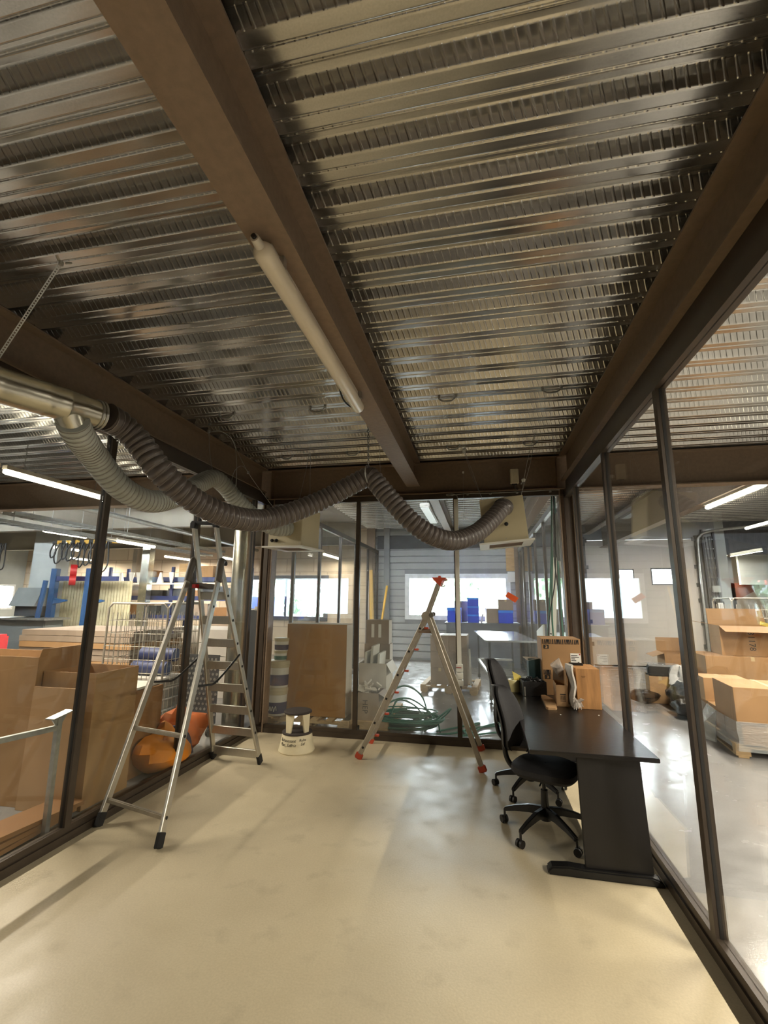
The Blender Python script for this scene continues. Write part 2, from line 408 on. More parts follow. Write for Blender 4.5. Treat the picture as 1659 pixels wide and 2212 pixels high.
# ------------------------------------------------------------------ the building
XL, XR, YB = -2.90, 1.06, 5.87
mb = MB().bb((XL-0.04, -3.0, -0.06), (XR+0.04, YB+0.02, 0.0)); struct('floor', mb, 'floor_beige')
mb = MB().bb((-16, -7, -0.10), (XL-0.04, 17, -0.002)).bb((XR+0.04, -7, -0.10), (12, 17.5, -0.002)).bb((XL-0.04, YB+0.02, -0.10), (XR+0.04, 17, -0.002)).bb((XL-0.04, -7, -0.10), (XR+0.04, -3.0, -0.002))
struct('floor', mb, 'floor_grey')

def rounded(poly, r=0.007, seg=4):
    # soften every bend of the rib section into a small arc, with guard points so the flats stay flat
    out = []
    for i in range(1, len(poly)-1):
        a, b, c = (Vector((q[0], q[1], 0)) for q in poly[i-1:i+2]); d1, d2 = (a-b), (c-b); k = min(r, d1.length*0.4, d2.length*0.4)
        p, q = b+d1.normalized()*k, b+d2.normalized()*k
        g1, g2 = b+d1.normalized()*min(k+0.002, d1.length*0.46), b+d2.normalized()*min(k+0.002, d2.length*0.46)
        out.append(g1)
        for s in range(seg+1): t = s/seg; out.append(p*(1-t)**2+b*2*t*(1-t)+q*t*t)
        out.append(g2)
    return [(v.x, v.y) for v in out]
RIB = rounded([(-0.056, 0.058), (-0.018, 0.0), (0.030, 0.0), (0.036, 0.006), (0.042, 0.0), (0.090, 0.0), (0.108, 0.058), (0.132, 0.058), (0.139, 0.051), (0.146, 0.058), (0.176, 0.058), (0.214, 0.0)])
def deck(x0, x1, y0, y1, z, ph):
    P = 0.232; prof = []
    n0 = math.floor((y0-ph)/P); n1 = math.ceil((y1-ph)/P)
    for n in range(n0, n1):
        b = ph+n*P
        prof += [(b+q, h) for q, h in RIB]
    vs_, fs = [], []
    for y, h in prof: vs_ += [(x0, y, z+h), (x1, y, z+h)]
    m = len(prof)
    for i in range(m-1): fs.append((2*i, 2*i+1, 2*i+3, 2*i+2))
    k = len(vs_)   # a slab of concrete poured on top closes it
    vs_ += [(x0, prof[0][0], z+0.16), (x1, prof[0][0], z+0.16), (x0, prof[-1][0], z+0.16), (x1, prof[-1][0], z+0.16)]
    fs += [(k, k+2, k+3, k+1), (0, k, k+1, 1), (2*m-2, 2*m-1, k+3, k+2)]
    return MB().add(vs_, fs)
struct('ceiling', deck(-16, 12, -7, 6.0, 3.50, 1.985), 'deck', sm=True)
struct('ceiling', deck(-3.3, 12, 6.06, 13.7, 3.82, 1.985), 'deck', sm=True)
struct('ceiling', MB().bb((-16, 6.0, 3.86), (-3.3, 17, 4.0)).bb((6.2, 13.7, 3.86), (12, 17.5, 4.0)), 'concrete_roof')

def ibeam(a, b, zb, zt, w_=0.176, tf=0.013, tw=0.010, axis='y', c=0.0):
    p = [(c-w_/2, zb), (c+w_/2, zb), (c+w_/2, zb+tf), (c+tw/2, zb+tf), (c+tw/2, zt-tf), (c+w_/2, zt-tf), (c+w_/2, zt), (c-w_/2, zt), (c-w_/2, zt-tf), (c-tw/2, zt-tf), (c-tw/2, zb+tf), (c-w_/2, zb+tf)]
    if axis == 'y':
        return MB().prism(p, a, b, 'y')
    return MB().prism(p, a, b, 'x')
struct('ceiling_beam', ibeam(-7, 5.80, 3.159, 3.499, c=-0.810), 'steel_brown')
struct('ceiling_beam', ibeam(-7, 5.80, 3.159, 3.499, c=1.115), 'steel_brown')
struct('ceiling_beam', ibeam(-7, 5.80, 3.159, 3.499, c=-2.985), 'steel_brown')
struct('ceiling_beam', ibeam(-16, 12, 3.07, 3.499, 0.18, axis='x', c=5.935), 'steel_brown')
struct('ceiling_beam', ibeam(6.05, 13.6, 3.52, 3.818, 0.17, c=-0.78), 'steel_brown')
struct('ceiling_beam', ibeam(6.05, 13.6, 3.40, 3.818, 0.18, c=1.115), 'steel_brown')
struct('ceiling_beam', ibeam(6.05, 13.6, 3.16, 3.818, 0.18, c=3.4), 'steel_brown')
struct('ceiling_beam', ibeam(-16, -3.4, 3.30, 3.859, 0.20, axis='x', c=9.3), 'concrete_roof')
struct('ceiling_beam', ibeam(-16, -3.4, 3.20, 3.859, 0.20, axis='x', c=12.4), 'concrete_roof')
struct('ceiling_beam', ibeam(6.05, 16, 3.25, 3.859, 0.20, c=-8.9), 'concrete_roof')
struct('ceiling_beam', MB().bb((5.6, 13.62, 2.95), (12, 13.95, 3.86)), 'dark_grey')
# stiffener plates between the flanges of the back beam
mb = MB()
for x in (-2.86, 0.995): mb.bb((x, 5.84, 3.083), (x+0.012, 5.93, 3.486))
struct('trim_1', mb, 'steel_brown')

# ---- outer walls with their openings
def wall_y(name, y, t, x0, x1, z1, holes, m):
    """wall in an x-z plane: y..y+t, with rectangular holes (xa, xb, za, zb) sorted along x"""
    mb = MB(); x = x0
    for xa, xb, za, zb in holes:
        mb.bb((x, y, -0.1), (xa, y+t, z1))
        if za > 0: mb.bb((xa, y, -0.1), (xb, y+t, za))
        mb.bb((xa, y, zb), (xb, y+t, z1)); x = xb
    mb.bb((x, y, -0.1), (x1, y+t, z1))
    return struct(name, mb, m)
W1 = (-2.09, 0.80, 1.20, 2.38); W2 = (-7.3, -4.62, 1.10, 2.34)
D1 = (2.92, 5.70, 0.0, 3.37)
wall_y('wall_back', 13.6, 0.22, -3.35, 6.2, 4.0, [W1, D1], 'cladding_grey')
wall_y('wall_back', 13.6, 0.22, -16, -3.35, 4.0, [W2], 'block_wall')
struct('wall_right', MB().bb((6.2, 13.6, -0.1), (6.42, 17.3, 4.0)), 'concrete')
struct('wall_back', MB().bb((6.2, 17.3, -0.1), (12, 17.5, 4.0)), 'concrete_warm')
struct('wall_right', MB().bb((12, -7, -0.1), (12.2, 17.5, 4.0)), 'concrete_warm')
mb = MB().bb((-16.2, -7, -0.1), (-16, 12.1, 4)).bb((-16.2, 13.3, -0.1), (-16, 13.8, 4)).bb((-16.2, 12.1, -0.1), (-16, 13.3, 1.25)).bb((-16.2, 12.1, 2.1), (-16, 13.3, 4))
struct('wall_left', mb, 'concrete')
struct('wall_front', MB().bb((-16, -7.2, -0.1), (12, -7, 4)), 'concrete_warm')
# horizontal cladding planks beside, under and over the back window
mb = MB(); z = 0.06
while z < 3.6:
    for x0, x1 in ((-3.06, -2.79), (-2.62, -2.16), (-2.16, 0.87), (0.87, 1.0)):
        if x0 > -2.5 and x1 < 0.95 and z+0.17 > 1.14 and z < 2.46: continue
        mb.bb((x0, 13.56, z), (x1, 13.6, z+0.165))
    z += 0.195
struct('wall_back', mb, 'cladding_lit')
for i, (x0, x1, d) in enumerate(((-3.32, -3.06, 0.16), (-2.79, -2.62, 0.12), (1.0, 1.14, 0.14))):
    struct('trim_%d' % (2+i), MB().bb((x0, 13.6-d, 0), (x1, 13.6, 3.82)), 'steel_brown' if i != 1 else 'cladding_grey')
struct('trim_5', MB().bb((-3.0, 13.50, 3.20), (1.0, 13.6, 3.60)), 'dark_grey')

def window(name, W, y, mull, fw=0.06, m='pvc_white'):
    xa, xb, za, zb = W
    w_ = struct(name, MB().bb((xa+fw, y+0.10, za+fw), (xb-fw, y+0.112, zb-fw)), 'pane_far')
    mb = MB().bb((xa-0.07, y-0.045, za-0.07), (xb+0.07, y+0.14, za+fw)).bb((xa-0.07, y-0.045, zb-fw), (xb+0.07, y+0.14, zb+0.07))
    for x in (xa, xb): mb.bb((x-(0.07 if x == xa else fw), y-0.045, za+fw), (x+(fw if x == xa else 0.07), y+0.14, zb-fw))
    for x in mull: mb.bb((x-0.035, y+0.02, za+fw), (x+0.035, y+0.14, zb-fw))
    obj('window_frame', mb, m, w_)
    return w_
window('window_1', W1, 13.6, ())
window('window_2', W2, 13.6, (-5.95,), m='dark_grey')
w3 = struct('window_3', MB().bb((-16.12, 12.16, 1.31), (-16.11, 13.24, 2.04)), 'pane_far')
obj('window_frame', MB().bb((-16.14, 12.1, 1.25), (-15.97, 13.3, 1.31)).bb((-16.14, 12.1, 2.04), (-15.97, 13.3, 2.1)).bb((-16.14, 12.1, 1.31), (-15.97, 12.16, 2.04)).bb((-16.14, 13.24, 1.31), (-15.97, 13.3, 2.04)), 'pvc_white', w3)

# sectional door with its two little windows, guide rails and hinge brackets
holes = ((3.62, 4.09, 2.17, 2.54), (4.57, 5.30, 2.17, 2.56))
dz = [0, 0.58, 1.16, 1.74, 2.14, 2.62, 3.36]
d1 = struct('door_1', MB().bb((2.95, 13.56, 0.02), (5.67, 13.57, 0.05)), 'rubber')
for za, zb in zip(dz, dz[1:]):
    mb = MB()
    if za == 2.14:
        x = 2.93
        for xa, xb, a, b in holes:
            mb.bb((x, 13.58, za), (xa, 13.62, zb)); mb.bb((xa, 13.58, za), (xb, 13.62, a)); mb.bb((xa, 13.58, b), (xb, 13.62, zb)); x = xb
        mb.bb((x, 13.58, za), (5.69, 13.62, zb))
    else: mb.bb((2.93, 13.58, za), (5.69, 13.62, zb))
    obj('door_section', mb, 'door_white', d1, bevel=0.006)
for xa, xb, a, b in holes:
    fr = obj('door_window', MB().bb((xa-0.03, 13.565, a-0.03), (xb+0.03, 13.60, a)).bb((xa-0.03, 13.565, b), (xb+0.03, 13.60, b+0.03)).bb((xa-0.03, 13.565, a), (xa, 13.60, b)).bb((xb, 13.565, a), (xb+0.03, 13.60, b)), 'door_frame', d1)
    obj('pane', MB().bb((xa, 13.59, a), (xb, 13.596, b)), 'pane_far', fr)
for x in (2.86, 5.72):
    obj('guide_rail', MB().bb((x-0.05, 13.50, 0), (x+0.05, 13.59, 3.45)), 'door_frame', d1)
    for z in dz[1:]:
        obj('hinge_bracket', MB().bb((x-0.11 if x > 4 else x+0.02, 13.52, z-0.05), (x-0.02 if x > 4 else x+0.11, 13.575, z+0.05)), 'door_frame', d1)

# ---- glazed partitions: one post per joint (two brown faces and a black gasket), one pane per bay
tn = [6]
def post(x, y, z1, along, z0=0.0):
    """along = direction the glass runs"""
    if along == 'y': a, b = (x-0.028, y-0.027, z0), (x+0.028, y+0.027, z1); g = MB().bb((x-0.009, y-0.0285, z0), (x+0.009, y+0.0285, z1))
    else: a, b = (x-0.027, y-0.028, z0), (x+0.027, y+0.028, z1); g = MB().bb((x-0.0285, y-0.009, z0), (x+0.0285, y+0.009, z1))
    p = struct('trim_%d' % tn[0], MB().bb(a, b), 'frame_bronze'); tn[0] += 1
    obj('gasket', g, 'gasket_black', p)
    return p
wn = [4]
def bay(a, b, z0, z1, m):
    if a[0] == b[0]: mb = MB().bb((a[0]-0.004, a[1], z0), (a[0]+0.004, b[1], z1))
    else: mb = MB().bb((a[0], a[1]-0.004, z0), (b[0], a[1]+0.004, z1))
    struct('window_%d' % wn[0], mb, m); wn[0] += 1
GL, GR, GB, HEAD = -2.935, 1.10, 5.905, 3.0
# sills (a low plinth with a recessed upper rail) and heads
mb = MB().bb((GL-0.05, -3, 0), (XL, 5.95, 0.055)).bb((GL-0.03, -3, 0.055), (XL-0.015, 5.95, 0.10)); struct('baseboard_left', mb, 'frame_bronze')
mb = MB().bb((XR, -3, 0), (GR+0.05, 5.95, 0.055)).bb((XR+0.012, -3, 0.055), (GR+0.03, 5.95, 0.10)); struct('baseboard_right', mb, 'frame_bronze')
mb = MB().bb((XL, YB, 0), (XR, GB+0.05, 0.06)).bb((XL, YB+0.008, 0.06), (XR, GB+0.03, 0.10)); struct('baseboard_back', mb, 'frame_bronze')
struct('trim_%d' % tn[0], MB().bb((GL-0.035, -3, HEAD), (GL+0.035, 5.87, 3.10)).bb((GL-0.02, -3, 3.10), (GL+0.02, 5.8, 3.158)), 'frame_bronze'); tn[0] += 1
struct('trim_%d' % tn[0], MB().bb((GR-0.035, -3, HEAD-0.04), (GR+0.035, 5.87, 3.05)).bb((GR-0.02, -3, 3.05), (GR+0.02, 5.8, 3.158)), 'frame_bronze'); tn[0] += 1
struct('trim_%d' % tn[0], MB().bb((GL+0.036, GB-0.035, HEAD), (GR-0.036, GB+0.035, 3.068)), 'frame_bronze'); tn[0] += 1
yl = [-3.0, -1.89, -0.65, 0.59, 1.83, 3.07, 4.31, 5.55]
yr = [-3.0, -2.10, -0.86, 0.38, 1.62, 2.86, 4.10, 5.34]
for y in yl[1:]: post(GL, y, HEAD, 'y', 0.1)
for y in yr[1:]: post(GR, y, HEAD-0.04, 'y', 0.1)
for a, b in zip(yl, yl[1:]+[5.86]): bay((GL, a+0.03), (GL, b-0.03), 0.1, HEAD, 'pane_clear')
for a, b in zip(yr, yr[1:]+[5.86]): bay((GR, a+0.03), (GR, b-0.03), 0.1, HEAD-0.04, 'pane_clear')
xb = [-2.78, -1.575, -0.275]
for x in xb[1:]: post(x, GB, HEAD, 'x', 0.1)
for a, b in zip(xb, xb[1:]+[1.03]): bay((a+0.03, GB), (b-0.03, GB), 0.1, HEAD, 'pane_dusty')
# corner columns
for x in (-2.88, 1.09):
    s = -1 if x < 0 else 1
    p = struct('trim_%d' % tn[0], MB().bb((x-0.085, 5.86, 0), (x-0.070, 6.02, 3.07)).bb((x+0.070, 5.86, 0), (x+0.085, 6.02, 3.07)).bb((x-0.07, 5.93, 0), (x+0.07, 5.945, 3.07)), 'steel_brown'); tn[0] += 1
    obj('cover_strip', MB().bb((x-0.030, 5.85, 0.1), (x+0.030, 5.875, 3.0)), 'frame_bronze', p)
# the same partitions running on beside the room behind
yy = [7.05, 8.30, 9.62, 10.9, 12.2, 13.4]
for X in (-2.97, 1.13):
    struct('baseboard_left' if X < 0 else 'baseboard_right', MB().bb((X-0.05, 6.02, 0), (X+0.05, 13.45, 0.09)), 'frame_bronze')
    struct('trim_%d' % tn[0], MB().bb((X-0.03, 6.02, 3.05), (X+0.03, 13.45, 3.14)), 'zinc' if X > 0 else 'frame_bronze'); tn[0] += 1
    for y in yy: post(X, y, 3.05, 'y', 0.09)
    for a, b in zip([6.03]+yy, yy): bay((X, a+0.03), (X, b-0.03), 0.09, 3.05, 'pane_far')

# ------------------------------------------------------------------ outdoors, seen through the windows
struct('ground_outside', MB().bb((-60, 13.9, -0.3), (60, 90, -0.15)).bb((-60, -20, -0.3), (-16.3, 13.9, -0.15)), 'pavement')
setp(obj('warehouse_outside', MB().bb((-30, 52, -0.2), (34, 58, 6.0)).bb((-30, 51.8, 5.6), (34, 52, 6.2)), 'facade_pale', loc=(0, 52, -0.2)), 'long pale building far outside the back window', 'building', kind='thing')

# ------------------------------------------------------------------ inside the glazed room
# ---- fluorescent batten under the main beam (switched off)
t = thing('tube_light', 'long white fluorescent batten, switched off, under the middle ceiling beam', 'lamp', (-0.83, 2.28, 3.159))
a, b = Vector((-0.828, 1.50, 3.098)), Vector((-0.836, 3.06, 3.092)); d = (b-a).normalized()
obj('diffuser', MB().tube([a-d*0.03, a-d*0.015, a, b, b+d*0.015], [0.016, 0.036, 0.044, 0.044, 0.036], 20), 'tube_white', t, True, True)
obj('housing', MB().bar(a, b, 0.05, 0.03).box((-0.83, 2.28, 3.14), (0.046, 1.5, 0.035)), 'lamp_house', t, True)
for y in (1.62, 2.95): obj('clip', MB().box((-0.83, y, 3.135), (0.09, 0.03, 0.05)), 'zinc', t, True)
e = obj('end_cap', MB().cyl(a-d*0.075, a-d*0.03, 0.018, 0.022), 'lamp_house', t, True, True)
obj('cable_gland', MB().cyl(a-d*0.085, a-d*0.074, 0.010), 'black_plastic', e, True)
obj('cable', MB().tube(smooth([(-0.86, 2.72, 3.13), (-0.90, 2.80, 3.12), (-0.905, 2.93, 3.09), (-0.87, 3.04, 3.08), (-0.84, 3.07, 3.085)], 6), 0.006, 6), 'cable_black', t, True, True)

# ---- flexible hoses, duct, chain, strap
def hose(name, pts, r, pitch, depth, m, label, tip=None, kinks=()):
    p = resample(smooth(pts, 14), pitch/6); rr = []
    for i, q in enumerate(p): rr.append(r-depth*(0.0, 0.12, 0.55, 1.0, 0.55, 0.12)[i % 6])
    o = obj(name, MB().tube(p, rr, 22), m, sm=True, loc=pts[0])
    for po in o.data.polygons: po.use_smooth = True
    setp(o, label, 'hose')
    if tip:
        # wire helix added on the ribs to stand for their glints
        q = resample(smooth(pts, 14), pitch/14); hl = []; ref = Vector((0, 0, 1))
        for i, c in enumerate(q):
            dd = (q[min(i+1, len(q)-1)]-q[max(i-1, 0)]).normalized(); x = (ref-dd*ref.dot(dd))
            x = x.normalized() if x.length > 1e-3 else Vector((1, 0, 0)); y = dd.cross(x); an = 2*PI*i/14
            hl.append(c+(x*math.cos(an)+y*math.sin(an))*(r-0.0006))
        ch = obj('glint_wire', MB().tube([v for v in hl], 0.0022, 4), 'hose_wire', o, sm=True)
        ch.matrix_parent_inverse.identity(); ch.location = -Vector(pts[0])
    return o
HB1 = [(-2.33, 2.36, 2.845), (-2.32, 2.48, 2.83), (-2.26, 2.58, 2.745), (-2.14, 2.68, 2.56), (-2.03, 2.90, 2.405), (-1.89, 3.20, 2.325), (-1.75, 3.58, 2.37), (-1.44, 3.88, 2.565), (-1.17, 3.97, 2.725), (-1.01, 4.0, 2.815), (-0.97, 4.01, 2.825), (-0.92, 4.01, 2.78), (-0.76, 4.03, 2.585), (-0.56, 4.08, 2.375), (-0.38, 4.20, 2.27), (-0.21, 4.37, 2.255), (-0.02, 4.58, 2.35), (0.14, 4.76, 2.51), (0.26, 4.90, 2.66), (0.30, 5.02, 2.69)]
hose('ventilation_hose', HB1, 0.094, 0.050, 0.013, 'hose_brown', 'thick brown ribbed hose sagging twice across the room to the right hood', True)
HG = [(-2.37, 2.16, 2.74), (-2.43, 2.27, 2.70), (-2.58, 2.55, 2.66), (-2.61, 2.84, 2.513), (-2.60, 3.142, 2.465), (-2.65, 3.514, 2.576), (-2.70, 3.92, 2.80), (-2.685, 4.15, 2.925), (-2.64, 4.30, 2.88), (-2.58, 4.45, 2.76), (-2.46, 4.68, 2.60), (-2.30, 4.83, 2.50), (-2.16, 5.00, 2.52)]
hose('ventilation_hose', HG, 0.092, 0.040, 0.012, 'hose_grey', 'pale grey ribbed hose looping beside the left glass to the left hood', True)

t = thing('spiral_duct', 'round galvanised duct end high at the left edge', 'duct', (-2.42, 2.05, 2.83))
def P_(k): return Vector((-2.56, 1.60, 2.80)).lerp(Vector((-2.335, 2.33, 2.838)), k)
body = [P_(0), P_(0.25), P_(0.27), P_(0.29), P_(0.55), P_(0.57), P_(0.59), P_(0.70), P_(0.71), P_(0.72), P_(0.86)]
obj('duct_tube', MB().tube(body, [0.098, 0.098, 0.102, 0.098, 0.098, 0.102, 0.098, 0.098, 0.102, 0.097, 0.092], 28), 'galvanised', t, True, True)
obj('collar', MB().tube([P_(0.86), P_(0.93), P_(1.0)], [0.091, 0.088, 0.088], 28), 'galvanised', t, True, True)
obj('branch', MB().tube([P_(0.74), P_(0.74)+Vector((-0.01, 0.03, -0.06)), P_(0.80)+Vector((-0.02, 0.03, -0.12))], [0.088, 0.088, 0.086], 24), 'galvanised', t, True, True)
for k in (0.955, 0.985): obj('clamp_band', MB().tube([P_(k-0.008), P_(k+0.008)], 0.0935, 28), 'zinc', t, True, True)

t = thing('perforated_strap', 'perforated metal strap holding the duct up at far left', 'strap', (-2.2, 1.79, 3.5))
p0, p1 = Vector((-2.20, 1.80, 3.505)), Vector((-2.60, 1.83, 2.92))
mb = MB(); n = 44; dd = (p1-p0)/n; wv = Vector((0.006, 0.009, 0)); nrm = dd.normalized().cross(wv.normalized()); hw = 0.0085
side = wv.normalized()
for i in range(n):
    a = p0+dd*i; mid = a+dd*0.5
    for s in (-1, 1): mb.bar(a+side*s*hw*0.75, a+dd+side*s*hw*0.75, hw*0.55, 0.0016, nrm)
    mb.bar(a+dd*0.02, a+dd*0.42, hw*1.9, 0.0016, nrm)
obj('strap_band', mb, 'zinc', t, True)
obj('anchor_screw', MB().cyl((-2.20, 1.80, 3.49), (-2.20, 1.80, 3.51), 0.012).cyl((-2.17, 1.80, 3.495), (-2.14, 1.81, 3.50), 0.004), 'zinc', t, True)

def chain(name, a, b, label, link=0.036):
    a, b = Vector(a), Vector(b); n = max(2, int((b-a).length/(link*0.72))); d = (b-a).normalized(); up = Vector((0, 1, 0)); x0 = up.cross(d).normalized(); y0 = d.cross(x0)
    mb = MB()
    for i in range(n):
        c = a+(b-a)*((i+0.5)/n); s = x0 if i % 2 else y0; pts = []
        for k in range(10):
            an = 2*PI*k/10; pts.append(c+d*(math.cos(an)*link*0.5)+s*(math.sin(an)*link*0.28))
        mb.tube(pts, 0.0032, 5, closed=True)
    return setp(obj(name, mb, 'zinc', loc=a, sm=True), label, 'chain')
chain('chain', (-1.02, 4.10, 3.495), (-0.985, 4.01, 2.91), 'steel chain holding up the peak of the brown hose')
o = setp(obj('hanging_sling', MB().tube(smooth([(-0.985, 3.93, 2.91), (-0.97, 4.10, 2.90), (-0.965, 4.12, 2.80), (-0.97, 4.01, 2.725), (-0.985, 3.90, 2.80)], 8, True), 0.006, 6, closed=True), 'zinc', loc=(-0.97, 4.0, 2.91), sm=True), 'chain loop slung around the brown hose at its peak', 'chain')

# ---- the two hoods
def hood(name, label, loc, rot, w_, d_, h_, fl, knobs):
    t = thing(name, label, 'ventilation hood', loc, rot=rot)
    obj('casing', MB().box((0, 0, h_/2+0.02), (w_, d_, h_)), 'beige_paint', t, bevel=0.004)
    m = MB(); a = w_/2+fl; b = d_/2+fl; wi, di = w_/2-0.05, d_/2-0.05
    m.bb((-a, -b, 0), (a, -di, 0.018)).bb((-a, di, 0), (a, b, 0.018)).bb((-a, -di, 0), (-wi, di, 0.018)).bb((wi, -di, 0), (a, di, 0.018))
    obj('flange', m, 'white_paint', t)
    obj('filter_mat', MB().bb((-wi, -di, 0.008), (wi, di, 0.019)), 'filter_brown', t)
    for x, z in knobs:
        obj('cable_gland', MB().lathe([(0.004, 0), (0.010, 0.002), (0.010, 0.014), (0.021, 0.018), (0.021, 0.026), (0.008, 0.034), (0.006, 0.055)], n=14, M=Matrix.Translation((x, -d_/2, z)) @ Matrix.Rotation(PI/2, 4, 'X')), 'black_plastic', t, sm=True)
    for x in (-w_/2+0.02, 0, w_/2-0.02):
        for z in (0.05, h_-0.01): obj('screw', MB().cyl((x, -d_/2-0.002, z), (x, -d_/2+0.001, z), 0.005, n=8), 'zinc', t)
    return t
hoodR = hood('extraction_hood', 'square beige hood at right, fed by the brown hose, above the desk', (0.305, 5.22, 2.30), (0, rad(-5.0), rad(-1)), 0.46, 0.46, 0.48, 0.055, ((0.02, 0.20),))
hoodL = hood('extraction_hood', 'square beige hood with two black glands, above the brown board', (-2.20, 5.20, 2.285), (0, rad(1), rad(-8.5)), 0.45, 0.43, 0.46, 0.05, ((-0.155, 0.085), (-0.095, 0.085)))
obj('hose_spigot', MB().lathe([(0.094, 0), (0.094, 0.05)], n=24, M=Matrix.Translation((0.0, -0.23, 0.385)) @ Matrix.Rotation(PI/2, 4, 'X')), 'black_plastic', hoodR, sm=True)

def wire(name, pts, r, m, label, cat='cable', n=5, seg=8):
    return setp(obj(name, MB().tube(smooth(pts, seg), r, n), m, loc=pts[0], sm=True), label, cat)
wire('suspension_wire', [(-0.133, 5.42, 3.49), (-0.05, 5.28, 3.15), (0.062, 5.02, 2.80)], 0.0025, 'cable_grey', 'thin wire from the deck to the right hood, left corner')
wire('suspension_wire', [(-0.128, 5.42, 3.49), (-0.03, 5.33, 3.17), (0.082, 5.40, 2.81)], 0.0025, 'cable_grey', 'second thin wire beside the white clip, to the right hood')
wire('suspension_wire', [(0.645, 4.92, 3.49), (0.58, 4.97, 3.16), (0.475, 5.02, 2.83)], 0.0025, 'cable_grey', 'thin wire from the deck to the right hood, front right corner')
wire('suspension_wire', [(0.64, 4.93, 3.49), (0.56, 5.15, 3.19), (0.50, 5.40, 2.84)], 0.0025, 'cable_grey', 'thin wire from the deck to the right hood, rear right corner')
wire('suspension_wire', [(-2.70, 4.45, 3.49), (-2.62, 4.75, 3.15), (-2.40, 5.02, 2.77)], 0.003, 'cable_grey', 'thin wire from the deck to the left hood, passing the pale hose')
wire('suspension_wire', [(-2.02, 5.14, 3.49), (-2.07, 5.10, 3.1), (-2.12, 5.06, 2.76)], 0.0025, 'cable_grey', 'thin wire straight up from the left hood, front')
wire('suspension_wire', [(-2.01, 5.15, 3.49), (-2.04, 5.25, 3.1), (-2.06, 5.36, 2.76)], 0.0025, 'cable_grey', 'thin wire straight up from the left hood, rear')
wire('suspension_wire', [(-2.80, 4.18, 3.45), (-2.76, 4.17, 3.2), (-2.70, 4.15, 3.02)], 0.003, 'cable_grey', 'thin wire carrying the pale hose at its hump')
wire('electric_cable', [(-2.80, 4.18, 3.45), (-2.70, 4.26, 3.48), (-2.62, 4.38, 3.40), (-2.60, 4.45, 3.15), (-2.62, 4.5, 2.85)], 0.0035, 'cable_grey', 'loose cable end drooping beside the hump of the pale hose')
wire('electric_cable', [(-2.62, 4.76, 3.15), (-2.68, 4.70, 3.22), (-2.76, 4.68, 3.15), (-2.80, 4.68, 2.95)], 0.0035, 'cable_grey', 'curled wire end at the joint of the left hood wire')
# beam clips, bell, sensor, cable along the back head rail
for i, (x, y) in enumerate(((-2.80, 4.18), (-2.62, 4.75))):
    setp(obj('wire_clamp', MB().cyl((x, y, 3.44 if i == 0 else 3.135), (x, y, 3.47 if i == 0 else 3.165), 0.014, n=10), 'cable_grey', loc=(x, y, 3.44)), ('pale clamp where the pale hose hangs from the left beam', 'pale clamp half way up the left hood wire')[i], 'clamp')
setp(obj('ceiling_clip', MB().box((-0.133, 5.41, 3.482), (0.035, 0.03, 0.035)), 'white_paint', loc=(-0.133, 5.41, 3.465)), 'small white clip on the deck above the right hood', 'clip')
t = thing('alarm_siren', 'beige boxy siren on the dark back beam', 'siren', (0.475, 5.80, 3.24))
obj('siren_case', MB().rbox((0.475, 5.80, 3.24), (0.105, 0.075, 0.185), 0.018), 'cream_plastic', t, True, bevel=0.006)
obj('siren_base', MB().rbox((0.475, 5.82, 3.145), (0.07, 0.05, 0.012), 0.01), 'black_plastic', t, True)
obj('siren_cable', MB().tube(smooth([(0.475, 5.83, 3.14), (0.48, 5.84, 3.10), (0.52, 5.85, 3.08)], 6), 0.006, 6), 'cable_black', t, True)
t = thing('motion_sensor', 'small white detector with bracket beside the siren', 'sensor', (0.575, 5.82, 3.18))
obj('sensor_head', MB().lathe([(0.004, 0), (0.022, 0.008), (0.026, 0.03), (0.018, 0.042)], (0.585, 5.80, 3.165), 14), 'white_paint', t, True, True)
obj('bracket', MB().bar((0.585, 5.80, 3.18), (0.555, 5.84, 3.15), 0.014, 0.014), 'cable_grey', t, True)
t = thing('wall_cable', 'grey cable clipped along the head of the back glazing', 'cable', (0.30, 5.862, 3.05))
obj('cable_run', MB().tube(smooth([(-0.245, 5.862, 2.985), (-0.25, 5.855, 3.03), (-0.30, 5.85, 3.055), (-0.38, 5.845, 3.05), (-0.36, 5.85, 3.035), (-0.28, 5.855, 3.045), (-0.1, 5.862, 3.058), (0.17, 5.862, 3.052), (0.5, 5.862, 3.055), (0.9, 5.862, 3.062), (1.02, 5.862, 3.06)], 8), 0.006, 6), 'cable_grey', t, True, True)
for x in (-0.31, -0.11, 0.175, 0.505, 0.905): obj('cable_clip', MB().lathe([(0.012, 0), (0.018, 0.004), (0.006, 0.022)], (x, 5.862, 3.035), 10), 'cable_grey', t, True)
setp(obj('screw_hook', MB().cyl((-0.16, 5.845, 3.33), (-0.16, 5.80, 3.33), 0.012, n=10), 'white_paint', loc=(-0.16, 5.845, 3.33)), 'pale round stud on the back beam left of the siren', 'hook')
wire('cord', [(-0.16, 5.81, 3.33), (-0.165, 5.80, 3.1), (-0.16, 5.80, 2.7)], 0.002, 'cable_grey', 'thin cord hanging from the stud on the back beam')
wire('cord', [(-1.10, 4.98, 3.49), (-1.09, 5.1, 2.9), (-1.07, 5.2, 2.4)], 0.002, 'cable_grey', 'thin cord dangling behind the peak of the brown hose')

